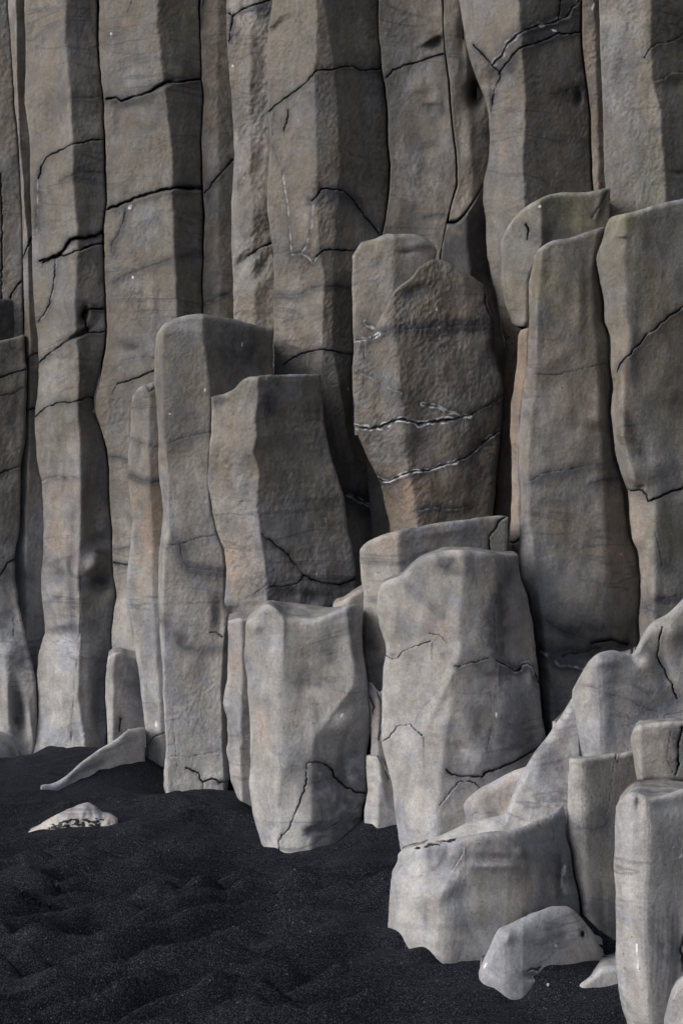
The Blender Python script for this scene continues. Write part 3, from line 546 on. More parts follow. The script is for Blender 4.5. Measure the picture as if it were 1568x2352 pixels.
rock('basalt_stump', 'tall flat-topped stump with narrow bright left edge and a dark rough right face', 8.1,
     [(368, 720), (360, 768), (356, 813), (354, 869), (360, 944), (364, 1000), (364, 1075), (371, 1132), (375, 1176), (375, 1195), (366, 1270), (364, 1326), (364, 1364), (367, 1438), (369, 1495), (375, 1551), (375, 1607), (379, 1663), (381, 1720), (378, 1764), (376, 1810), (384, 1835), (384, 1900)],
     [(628, 720), (628, 1000), (600, 1390), (560, 1480), (527, 1600), (523, 1700), (528, 1790), (522, 1820), (522, 1900)],
     [(350, 775), (366, 760), (372, 746), (390, 736), (410, 729), (431, 723), (457, 720), (487, 725), (534, 732), (583, 745), (620, 751), (640, 752)], [(376, 1830), (386, 1836), (415, 1836), (440, 1831), (465, 1826), (500, 1822), (530, 1818)],
     [([(378, 720), (371, 800), (372, 963), (384, 1057), (388, 1176), (384, 1225), (378, 1270), (374, 1340), (374, 1700), (386, 1836)], -4),
      ([(464, 720), (466, 780), (474, 820), (482, 911), (482, 1000), (476, 1110), (484, 1170), (494, 1225), (509, 1258), (515, 1300), (510, 1386), (515, 1450), (508, 1600), (512, 1720), (515, 1830)], 0)],
     rL=-40, rR=[(700, -100), (1300, -120), (1500, -50), (1800, -40)], rnd=(6, 5, 13, 0), sm=3.5, rough=.4, lump=4, base=True, group=STUMP, pale=.02,
     cracks=[crk((392, 1017), (410, 1008), (431, 1004), (461, 997), (486, 993), dep=3, stain=.35), crk((376, 1253), (412, 1251), (428, 1246), (442, 1240), (470, 1233), (497, 1229), dep=4, stain=.4), crk((414, 1251), (416, 1275), (424, 1293), (435, 1303), (469, 1309), (519, 1315), dep=3, stain=.8, sw=16),
             crk((379, 1427), (401, 1461), (431, 1487), (469, 1497), (517, 1487), dep=0, stain=.7, sw=15), crk((380, 1462), (400, 1475), dep=0, stain=.3), crk((484, 1453), (500, 1453), (511, 1463), dep=5, stain=.2), faint((383, 1735), (430, 1740), (500, 1728), stain=.15),
             crk((427, 1764), (440, 1770), (457, 1775), (460, 1790), (466, 1797), (480, 1791), (495, 1790), (505, 1797), (525, 1796), dep=8, w=2, stain=.5), crk((467, 1797), (466, 1828), dep=4, stain=.4), crk((400, 1640), (402, 1700), (408, 1760), dep=2, stain=.2)],
     dents=[(430, 760, 40, 14, 4), (505, 1410, 14, 40, -12), (500, 1790, 18, 10, 6), (390, 1240, 10, 20, 4)],
     blobs=[('stain', 470, 1315, 60, 16, .5, 8), ('pale', 430, 760, 60, 24, .25), ('stain', 550, 800, 70, 60, .7), ('vein', 556, 791, 1.8, 5, .7), ('vein', 471, 895, 1.8, 4, .8), ('vein', 390, 950, 2, 2, .8), ('warm', 380, 1120, 10, 100, .4), ('stain', 440, 1600, 60, 60, .25)])
rock('basalt_stump', 'lower grey block wedged between the tall flat-topped stump and the wide pale stump', 7.45,
     [(541, 1370), (530, 1412), (524, 1424), (524, 1514), (522, 1555), (512, 1618), (522, 1652), (524, 1701), (520, 1723), (527, 1764), (530, 1790), (546, 1835), (560, 1900)], [(640, 1370), (640, 1900)],
     [(520, 1428), (530, 1424), (545, 1420), (570, 1420), (640, 1420)], [(530, 1822), (546, 1836), (560, 1846), (572, 1852), (640, 1880)], [([(556, 1400), (552, 1850)], 0)], rL=-26, rR=-24, rnd=(9, 2, 9, 0), rough=.2, lump=4, base=True, group=STUMP,
     blobs=[('warm', 545, 1500, 24, 80, .6)], dents=[(520, 1625, 14, 12, 4)])
rock('basalt_stump', 'two-faced stump with pinkish left face and dark pitted right face, cracked along its foot', 7.85,
     [(485, 900), (487, 993), (481, 1019), (478, 1113), (488, 1162), (489, 1176), (499, 1225), (514, 1258), (520, 1300), (516, 1386), (526, 1405), (540, 1440), (545, 1560)],
     [(736, 850), (738, 907), (744, 963), (755, 1027), (768, 1072), (779, 1109), (789, 1135), (794, 1176), (797, 1213), (808, 1251), (815, 1288), (817, 1330), (815, 1420), (800, 1560)],
     [(470, 916), (484, 912), (500, 907), (520, 903), (540, 894), (551, 877), (560, 870), (574, 865), (588, 864), (610, 861), (640, 861), (680, 860), (715, 859), (740, 859)], [(470, 1560), (840, 1560)],
     [([(590, 860), (594, 925), (586, 963), (591, 1000), (581, 1038), (593, 1075), (593, 1132), (590, 1176), (599, 1221), (606, 1288), (612, 1345), (612, 1560)], 0)],
     rL=-50, rR=-112, rnd=(6, 6, 8, 0), sm=4, rough=.9, lump=6, group=STUMP, pale=.02,
     cracks=[crk((602, 1225), (612, 1238), (621, 1240), (636, 1255), (659, 1273), (681, 1300), (698, 1320), (712, 1330), (730, 1335), (755, 1340), (779, 1341), (800, 1336), (817, 1328), dep=7, stain=.6, step=-6, sl=26), crk((698, 1320), (692, 1332), (681, 1341), (650, 1347), (621, 1348), dep=5, stain=.5),
             crk((612, 1344), (600, 1352), (580, 1367), (554, 1380), (543, 1400), (542, 1412), dep=4, stain=.3), crk((526, 1405), (533, 1408), (541, 1411), (556, 1411), (568, 1424), dep=7, w=3, stain=.6), crk((616, 918), (622, 945), (614, 965), (612, 975), dep=3, stain=.4), crk((489, 912), (505, 920), dep=0, stain=.9, sw=12)],
     dents=[(528, 1405, 12, 9, -18), (735, 945, 8, 26, -7), (700, 1370, 60, 16, -10, 5), (740, 1390, 20, 14, 10), (690, 1375, 12, 20, 8), (560, 1000, 14, 100, 3)],
     blobs=[('warm', 540, 1290, 36, 80, .9), ('stain', 700, 1370, 90, 26, .8), ('stain', 500, 918, 14, 8, .9), ('moss', 690, 1080, 70, 60, .3), ('warm', 760, 1260, 50, 60, .6), ('warm', 545, 1000, 30, 60, .4), ('stain', 620, 930, 20, 40, .5), ('vein', 727, 1318, 1.6, 6, .7), ('vein', 747, 1195, 1.4, 6, .6), ('pale', 640, 1290, 30, 60, .15)])
rock('basalt_boulder', 'small brown wedge stone behind the top right corner of the wide pale stump', 7.2, [(764, 1340), (764, 1450)], [(850, 1340), (850, 1450)],
     [(764, 1392), (771, 1382), (790, 1377), (812, 1360), (833, 1349), (850, 1345)], [(764, 1460), (850, 1460)], [([(800, 1340), (800, 1450)], 0)], rL=-20, rR=-10, rnd=(12, 2, 14, 0), rough=.2, lump=3, warm=.3, thick=.3, cat='boulder', group=BOUL)

rock('basalt_rock', 'light left shoulder block leaning against the dark dome-topped rock', 8.0,
     [(809, 560), (809, 719), (812, 790), (812, 813), (809, 850), (812, 944), (815, 1000)], [(1003, 540), (1003, 590), (960, 640), (930, 1000)],
     [(800, 600), (809, 588), (813, 580), (818, 575), (824, 562), (831, 555), (845, 552), (859, 549), (875, 541), (887, 537), (910, 538), (936, 536), (955, 539), (974, 544), (990, 556), (1001, 570), (1004, 580)], [(800, 1000), (1010, 1000)],
     [([(905, 520), (903, 700), (900, 1000)], 0)], rL=-34, rR=-22, rnd=(5, 5, 13, 2), rough=.45, lump=5, thick=.4, cat='rock', pale=.10,
     cracks=[crk((812, 785), (822, 779), (850, 779), dep=3, vein=.8, stain=.9, dbl=4, sw=9), crk((838, 740), (846, 748), (856, 754), dep=3, vein=1, stain=.8, dbl=3), crk((829, 760), (832, 785), dep=2, vein=.6, stain=.4)],
     dents=[(960, 562, 30, 10, 5), (935, 580, 16, 5, -5)], blobs=[('moss', 850, 556, 40, 10, .6), ('warm', 940, 550, 40, 8, .4), ('stain', 850, 760, 16, 16, .4)])
rock('basalt_rock', 'great dark dome-topped rock crossed by white double veins, narrowing to its foot', 7.9,
     [(812, 580), (812, 790), (814, 813), (811, 850), (814, 944), (816, 985), (841, 1045), (866, 1094), (879, 1132), (887, 1176), (895, 1205), (900, 1400)],
     [(1088, 600), (1115, 655), (1124, 690), (1134, 738), (1137, 813), (1154, 870), (1156, 914), (1149, 993), (1145, 1038), (1136, 1132), (1132, 1176), (1126, 1300)],
     [(800, 789), (818, 786), (850, 779), (857, 763), (864, 748), (872, 732), (881, 715), (890, 698), (897, 683), (905, 668), (920, 656), (947, 634), (962, 613), (975, 604), (989, 598), (1005, 595), (1015, 598), (1030, 603), (1045, 612), (1060, 625), (1088, 637), (1100, 645), (1115, 655), (1124, 664), (1150, 700)], [(880, 1330), (1180, 1330)],
     [([(905, 640), (899, 749), (914, 813), (919, 900), (925, 960), (930, 1050), (960, 1180)], 0), ([(1060, 600), (1080, 800), (1080, 1000), (1060, 1180)], -44)],
     rL=[(600, -28), (900, -36), (1100, -56), (1200, -70)], rR=[(600, -75), (1200, -95)], rnd=(8, 14, 8, 0), rough=1.15, lump=9, cat='rock', pale=-.35,
     cracks=[crk((812, 779), (850, 779), (872, 768), (899, 757), (940, 757), (992, 753), (1035, 750), (1078, 749), (1130, 745), dep=3, stain=.9, sw=15, vein=.25), crk((812, 778), (835, 780), (850, 779), (870, 768), dep=3, vein=1, stain=.5, sw=7, dbl=3.5),
             crk((812, 978), (850, 986), (887, 974), (914, 963), (940, 967), (959, 974), (989, 969), (1015, 967), (1045, 963), dep=5, w=4, vein=1, dbl=5.5, stain=1, sw=8), crk((1045, 963), (1078, 955), (1110, 935), (1140, 920), (1150, 912), dep=6, stain=.8, vein=.3),
             crk((970, 927), (1007, 935), (1030, 946), (1045, 948), (1078, 957), dep=4, vein=.9, dbl=3.5, stain=1, sw=8), crk((865, 1098), (880, 1105), (895, 1105), (907, 1098), (921, 1090), (959, 1082), (985, 1080), (1007, 1072), (1045, 1060), (1078, 1044), (1095, 1030), (1111, 1014), (1149, 989), dep=5, w=3, vein=.9, dbl=3.2, stain=1, sw=10),
             crk((812, 847), (842, 864), (887, 888), (921, 903), dep=2, vein=.5, stain=.5), crk((837, 783), (838, 820), (837, 858), dep=3, vein=.3, stain=.5), crk((854, 764), (848, 775), dep=3, vein=1, dbl=2), crk((959, 1173), (1000, 1166), (1040, 1170), (1078, 1164), dep=3, vein=.7, stain=.9, sw=12), crk((1112, 660), (1114, 700), (1128, 730), (1134, 760), (1138, 800), dep=5, stain=.5),
             crk((830, 920), (836, 880), dep=2, stain=.4)],
     dents=[(955, 668, 26, 14, -8, -20), (930, 1000, 60, 20, 5), (1000, 1100, 70, 30, 8), (890, 1160, 26, 50, -20), (980, 740, 40, 50, 5), (960, 1085, 14, 10, 8), (1100, 1020, 26, 20, -8)],
     blobs=[('stain', 955, 672, 45, 18, .9, -20), ('stain', 1040, 745, 100, 16, .7), ('stain', 940, 915, 50, 26, .6), ('stain', 992, 790, 12, 40, .5), ('warm', 940, 1140, 80, 60, .8), ('warm', 900, 1040, 80, 60, .4), ('warm', 1040, 700, 60, 60, .5), ('stain', 1130, 740, 16, 100, .9),
            ('pale', 880, 840, 50, 90, .16), ('vein', 1001, 710, 2, 4, .9), ('stain', 1100, 960, 60, 90, .4), ('stain', 860, 770, 30, 20, .4)])

rock('basalt_stump', 'reddish brown sliver of rock squeezed behind the left side of the tall right pillar', 7.45,
     [(1204, 745), (1190, 768), (1186, 850), (1173, 925), (1171, 1000), (1175, 1075), (1172, 1200), (1166, 1250), (1166, 1500)], [(1290, 745), (1290, 1500)],
     [(1180, 764), (1196, 758), (1212, 752), (1290, 750)], [(1150, 1400), (1300, 1400)], [([(1206, 740), (1205, 850), (1190, 950), (1188, 1100), (1186, 1300)], 0)], rL=-26, rR=-12, rnd=(8, 2, 8, 0), rough=.5, lump=7, warm=.9, pale=.05, group=STUMP,
     cracks=[crk((1166, 1243), (1180, 1247), (1196, 1236), dep=8, w=3), crk((1178, 1247), (1180, 1268), dep=6)])
rock('basalt_stump', 'leaf shaped overhanging block with hollow olive right side, below the massive column', 7.7,
     [(1150, 540), (1149, 625), (1154, 674), (1164, 712), (1175, 742), (1180, 760)], [(1400, 420), (1400, 760)],
     [(1146, 575), (1152, 545), (1160, 529), (1172, 510), (1190, 488), (1212, 471), (1239, 456), (1252, 449), (1265, 446), (1295, 441), (1310, 442), (1332, 442), (1350, 441), (1370, 437), (1388, 432), (1400, 430)], [(1150, 716), (1164, 730), (1175, 744), (1190, 751), (1213, 750), (1260, 748), (1400, 748)],
     [([(1235, 440), (1240, 500), (1246, 560), (1210, 640), (1200, 760)], 0), ([(1291, 440), (1282, 500), (1262, 560)], -22), ([(1380, 430), (1340, 560)], -36)],
     rL=-34, rR=-46, rnd=(10, 2, 11, 16), rough=.3, lump=6, thick=.4, group=STUMP, moss=.15, pale=.03,
     cracks=[crk((1207, 515), (1213, 530), (1211, 550), dep=7, w=3, stain=.4), crk((1395, 440), (1380, 470), (1360, 500), dep=3, w=5, stain=.4)],
     dents=[(1310, 495, 26, 30, -6, 10), (1375, 475, 8, 30, 5, 15), (1244, 505, 10, 30, 4)], blobs=[('moss', 1310, 500, 50, 40, .45), ('vein', 1239, 474, 2.5, 4, 1), ('stain', 1270, 535, 50, 16, .4), ('moss', 1270, 460, 60, 20, .3)])
rock('basalt_stump', 'thick pillar at the right edge with slanting top and a long diagonal crack', 6.75,
     [(1396, 440), (1390, 515), (1386, 540), (1378, 562), (1369, 588), (1369, 596), (1376, 644), (1385, 682), (1387, 738), (1400, 768), (1402, 850), (1407, 888), (1402, 944), (1407, 982), (1411, 1038), (1425, 1087), (1434, 1113), (1440, 1124), (1444, 1160), (1445, 1198), (1453, 1243), (1465, 1266), (1471, 1326), (1470, 1386), (1466, 1416), (1468, 1461), (1468, 1600)],
     [(1680, 400), (1680, 1600)], [(1384, 540), (1391, 512), (1396, 502), (1408, 496), (1422, 493), (1452, 487), (1475, 480), (1497, 472), (1530, 464), (1568, 456), (1620, 446), (1690, 440)], [(1400, 1600), (1700, 1600)],
     [([(1434, 450), (1432, 600), (1440, 750), (1430, 850), (1428, 1000), (1450, 1100), (1500, 1150), (1500, 1400)], 0)], rL=-42, rR=-66, rnd=(14, 2, 13, 0), sm=12, rough=.25, lump=8, group=STUMP, pale=.04, moss=.08,
     cracks=[crk((1600, 690), (1568, 706), (1542, 725), (1512, 747), (1482, 772), (1470, 790), (1456, 802), (1434, 824), (1424, 836), (1416, 856), dep=8, w=2, stain=.7, sw=9, vein=.15, step=5, sl=30),
             crk((1434, 1122), (1450, 1128), (1475, 1126), (1485, 1138), (1487, 1152), (1500, 1147), (1515, 1140), (1540, 1130), (1568, 1122), (1600, 1116), dep=10, w=3, stain=.5, sw=10, step=-3, sl=14),
             crk((1500, 1200), (1510, 1250), (1520, 1300), dep=2, stain=.3), crk((1480, 1400), (1510, 1378), (1568, 1366), dep=2, stain=.4), crk((1460, 1405), (1475, 1396), (1500, 1410), (1512, 1424), dep=4, vein=.2, stain=.5)],
     dents=[(1425, 542, 12, 4, 5), (1412, 1070, 20, 30, -8), (1480, 1080, 50, 24, 8, -10), (1510, 1180, 22, 60, 8), (1470, 1120, 10, 6, -10), (1450, 800, 12, 80, 5), (1540, 1250, 30, 60, 4), (1530, 900, 60, 70, 5)],
     blobs=[('moss', 1440, 505, 50, 20, .7), ('warm', 1440, 920, 30, 110, .7), ('stain', 1470, 1040, 12, 60, .5, -20), ('stain', 1530, 1110, 60, 14, .5), ('warm', 1460, 1260, 40, 160, .8), ('moss', 1540, 1230, 50, 90, .5), ('stain', 1530, 1300, 30, 26, .4, 20), ('stain', 1530, 1378, 50, 10, .6), ('stain', 1432, 950, 8, 40, .5, -20)])
rock('basalt_stump', 'tall wide grey pillar with slanted top, hairline crack and dark hollow at its foot', 7.0,
     [(1224, 540), (1224, 588), (1220, 618), (1214, 648), (1214, 738), (1212, 813), (1209, 858), (1201, 888), (1194, 963), (1190, 1019), (1192, 1094), (1197, 1176), (1190, 1243), (1190, 1277), (1198, 1333), (1218, 1378), (1229, 1438), (1237, 1498), (1241, 1551), (1248, 1626), (1258, 1690), (1262, 1800)],
     [(1392, 500), (1370, 588), (1366, 596), (1372, 644), (1380, 682), (1382, 738), (1395, 768), (1397, 850), (1401, 888), (1396, 944), (1401, 982), (1404, 1038), (1419, 1087), (1430, 1132), (1434, 1176), (1439, 1198), (1443, 1232), (1460, 1273), (1467, 1326), (1465, 1386), (1460, 1420), (1462, 1461), (1460, 1520), (1460, 1800)],
     [(1212, 610), (1224, 588), (1232, 576), (1242, 567), (1255, 558), (1272, 551), (1290, 549), (1310, 546), (1325, 541), (1340, 535), (1365, 527), (1392, 519)], [(1180, 1800), (1480, 1800)],
     [([(1240, 540), (1230, 700), (1224, 900), (1206, 1050), (1212, 1200), (1240, 1400), (1262, 1600)], 0), ([(1372, 500), (1360, 700), (1375, 900), (1385, 1100), (1392, 1250), (1385, 1400), (1380, 1600)], [(500, -14), (900, -16), (1200, -24), (1400, -40)])],
     rL=-34, rR=[(500, -26), (900, -40), (1200, -75), (1450, -120)], rnd=(9, 7, 12, 0), sm=9, rough=.25, lump=8, group=STUMP, pale=.02, slope=.08,
     cracks=[crk((1207, 862), (1242, 860), (1280, 861), (1300, 856), (1317, 852), (1355, 843), (1396, 834), dep=4, stain=.3), crk((1212, 1107), (1225, 1102), (1242, 1089), (1270, 1083), (1299, 1079), (1347, 1070), (1377, 1072), (1408, 1062), dep=2, stain=.7, sw=15, vein=.15), crk((1350, 1115), (1380, 1104), (1420, 1100), dep=2, stain=.7, sw=10),
             crk((1250, 1420), (1270, 1440), (1299, 1455), (1317, 1461), (1347, 1468), (1374, 1476), dep=4, stain=.7, sw=14), crk((1357, 1478), (1374, 1474), (1400, 1470), (1440, 1480), dep=12, w=5, stain=.8), crk((1240, 1496), (1257, 1506), (1275, 1522), (1285, 1528), (1310, 1530), (1340, 1537), dep=4, vein=.8, stain=1, sw=12, dbl=2), crk((1290, 1508), (1310, 1500), (1340, 1500), (1365, 1488), dep=5, vein=.35, stain=1, sw=14), crk((1250, 1540), (1270, 1590), (1282, 1640), dep=2, stain=.4)],
     dents=[(1280, 820, 40, 16, 3, -35), (1350, 985, 50, 18, -4, 8), (1370, 965, 30, 20, 6), (1320, 935, 40, 30, 6), (1395, 900, 14, 40, -9), (1330, 700, 12, 90, 4), (1400, 1500, 60, 26, -40), (1290, 1500, 40, 20, -10), (1330, 1395, 60, 50, 8), (1262, 1500, 14, 30, -6), (1340, 1380, 30, 40, 6)],
     blobs=[('stain', 1270, 1105, 60, 14, .5, -10), ('stain', 1360, 1440, 60, 18, .8), ('stain', 1310, 1510, 70, 24, .8), ('stain', 1230, 980, 30, 40, .3), ('warm', 1380, 1280, 60, 60, .5), ('warm', 1270, 1440, 30, 30, .6), ('moss', 1260, 640, 60, 60, .4), ('stain', 1250, 1040, 30, 24, .3), ('stain', 1350, 640, 30, 60, .3),
            ('vein', 1425, 1273, 3, 3, .5)])

rock('basalt_stump', 'curved-topped column half hidden behind the big bulging stump, right of the wide pale stump', 6.74,
     [(828, 1240), (826, 1288), (829, 1326), (835, 1364), (835, 1408), (835, 1514), (844, 1562), (850, 1700), (850, 1900)], [(1166, 1180), (1163, 1270), (1163, 1500), (1100, 1900)],
     [(820, 1272), (828, 1260), (832, 1253), (839, 1247), (850, 1240), (865, 1234), (880, 1227), (895, 1223), (920, 1217), (940, 1212), (960, 1211), (977, 1206), (1010, 1200), (1034, 1197), (1060, 1195), (1090, 1190), (1130, 1185), (1150, 1184), (1164, 1186), (1172, 1190)], [(830, 1780), (1180, 1780)],
     [([(912, 1200), (917, 1303), (905, 1500), (900, 1800)], 0)], rL=-46, rR=-110, slope=-0.03, rnd=(10, 6, 10, 0), sm=9, rough=.4, lump=5, group=STUMP, warm=.1,
     cracks=[crk((1160, 1188), (1145, 1197), (1136, 1215), (1124, 1232), (1122, 1275), dep=9, w=3, stain=.3), crk((947, 1215), (958, 1218), (964, 1208), dep=4, stain=.3), faint((840, 1535), (880, 1526)), crk((920, 1295), (970, 1270), (1000, 1260), dep=2, stain=.3)],
     blobs=[('stain', 850, 1480, 20, 30, .5), ('warm', 900, 1240, 20, 40, .5), ('stain', 1090, 1230, 60, 20, .4), ('pale', 860, 1330, 40, 80, .15)], dents=[(1000, 1225, 80, 10, 4, -8)])
rock('basalt_stump', 'small cracked stub in the narrow gap between the wide pale stump and the bulging stump', 6.66,
     [(845, 1550), (846, 1600), (852, 1640), (853, 1700), (848, 1800)], [(900, 1550), (900, 1800)], [(840, 1570), (848, 1566), (858, 1570), (864, 1585), (872, 1590), (880, 1584), (900, 1580)], [(830, 1800), (910, 1800)],
     [([(866, 1560), (868, 1800)], 0)], rL=-16, rR=-10, slope=-0.15, rnd=(6, 2, 8, 0), rough=.4, lump=5, thick=.3, group=STUMP, warm=.3,
     cracks=[crk((848, 1600), (858, 1620), (856, 1640), dep=7, w=3), crk((866, 1590), (876, 1610), (878, 1640), (870, 1700), dep=5)], blobs=[('stain', 850, 1600, 10, 40, .5)])
rock('basalt_stump', 'short pale stub standing in the sand between the wide pale stump and the bulging stump', 6.58,
     [(842, 1720), (840, 1760), (843, 1820), (835, 1861), (836, 1893), (836, 1960)], [(940, 1720), (940, 1960)], [(834, 1742), (841, 1736), (850, 1735), (867, 1735), (876, 1742), (884, 1760), (900, 1770), (940, 1780)], [(830, 1884), (840, 1894), (853, 1901), (860, 1898), (875, 1905), (890, 1900), (906, 1895), (940, 1890)],
     [([(870, 1720), (866, 1900)], 0)], rL=-20, rR=-24, slope=-0.15, rnd=(9, 2, 10, 0), rough=.15, lump=5, thick=.35, base=True, group=STUMP, pale=.1,
     cracks=[crk((868, 1738), (880, 1760), (892, 1790), dep=5)], dents=[(878, 1800, 10, 40, 6, -15), (860, 1760, 8, 30, -4)])
rock('basalt_stump', 'big bulging rounded stump right of centre, pale on the left, brown stained on the right', 6.3,
     [(870, 1330), (865, 1401), (872, 1438), (884, 1476), (887, 1500), (884, 1514), (880, 1530), (878, 1570), (876, 1664), (876, 1705), (884, 1738), (889, 1764), (899, 1801), (906, 1858), (912, 1907), (919, 1951), (930, 2020)],
     [(1189, 1260), (1190, 1300), (1193, 1318), (1200, 1345), (1211, 1375), (1222, 1431), (1229, 1495), (1236, 1551), (1240, 1607), (1245, 1652), (1252, 1690), (1240, 1780), (1200, 2020)],
     [(862, 1376), (870, 1356), (873, 1345), (880, 1337), (900, 1329), (921, 1322), (932, 1310), (947, 1296), (962, 1283), (977, 1275), (995, 1270), (1015, 1266), (1030, 1263), (1045, 1262), (1078, 1262), (1092, 1265), (1120, 1269), (1149, 1274), (1175, 1275), (1189, 1276), (1200, 1278)], [(919, 1955), (950, 1965), (1000, 1950), (1060, 1925), (1250, 1900)],
     [([(1066, 1262), (1064, 1326), (1055, 1438), (1051, 1514), (1040, 1551), (1030, 1645), (1015, 1738), (1000, 1900)], 0), ([(1140, 1262), (1150, 1500), (1150, 1800)], -34)],
     rL=-76, rR=-100, rnd=(18, 9, 20, 0), sm=11, rough=.15, lump=8, base=True, group=STUMP, pale=.10,
     cracks=[crk((887, 1506), (894, 1512), (906, 1513), (914, 1510), (925, 1498), (940, 1489), (955, 1485), (974, 1478), (989, 1474), dep=5, stain=.2, step=4), crk((876, 1705), (890, 1697), (902, 1682), (914, 1667), (928, 1666), (942, 1665), (955, 1676), (970, 1690), dep=6, stain=.1, step=4), crk((953, 1667), (962, 1640), (985, 1610), (1020, 1570), dep=3, stain=.1),
             crk((1044, 1530), (1055, 1532), (1081, 1522), (1095, 1520), (1115, 1514), (1130, 1515), (1145, 1521), dep=5, stain=.6, step=5, sl=40), crk((1145, 1522), (1165, 1530), (1182, 1543), (1192, 1540), (1201, 1525), (1212, 1524), (1225, 1535), (1236, 1570), dep=6, w=3, vein=.4, dbl=4, stain=.9, sw=10, step=6, sl=26),
             crk((925, 1335), (940, 1352), (962, 1372), (990, 1395), (1015, 1415), dep=0, stain=.6, sw=10, vein=.15), crk((1178, 1290), (1165, 1330), (1140, 1370), (1134, 1420), (1140, 1500), dep=1, stain=.75, sw=16), crk((1105, 1590), (1120, 1575), (1145, 1566), (1168, 1560), dep=2, stain=.3), crk((1125, 1590), (1132, 1660), (1118, 1720), dep=2, stain=.3),
             crk((1025, 1768), (1037, 1779), (1060, 1783), (1107, 1785), (1111, 1775), (1149, 1764), (1200, 1740), (1240, 1712), dep=9, w=3, stain=.6), crk((1100, 1809), (1089, 1798), (1070, 1795), (1055, 1796), (1040, 1812), (1030, 1826), (1010, 1850), dep=6, stain=.3, step=5), crk((985, 1620), (1000, 1590), (1030, 1560), dep=2, stain=.1), crk((1003, 1270), (1018, 1290), (1030, 1300), (1040, 1285), dep=1, stain=.6, sw=8), crk((985, 1455), (1010, 1460), (1025, 1476), dep=5, stain=.2)],
     dents=[(1040, 1322, 26, 14, -8, 20), (905, 1420, 26, 50, 8), (1055, 1720, 26, 12, -9, 25), (1110, 1740, 40, 24, 6), (930, 1600, 40, 40, 6), (1015, 1590, 12, 80, 6, 25), (1170, 1640, 40, 60, 8), (1190, 1540, 20, 8, -8, 25), (1222, 1560, 12, 30, 8), (970, 1430, 30, 30, 6), (900, 1510, 12, 8, -6), (960, 1820, 20, 90, 6, 6), (1080, 1650, 30, 80, 6)],
     blobs=[('warm', 1020, 1430, 50, 40, .8), ('stain', 1018, 1292, 22, 14, .9, -20), ('stain', 1140, 1450, 26, 90, .7), ('stain', 1160, 1540, 60, 16, .7), ('stain', 1200, 1710, 60, 40, .6), ('pale', 1120, 1650, 70, 120, -.35), ('pale', 1150, 1400, 60, 120, -.25), ('stain', 1020, 1510, 30, 24, .4), ('pale', 930, 1620, 50, 160, .2), ('warm', 1180, 1420, 40, 70, .4), ('pale', 950, 1860, 50, 90, .15), ('vein', 1139, 1642, 1.6, 6, .7), ('warm', 1080, 1810, 40, 40, .5)])
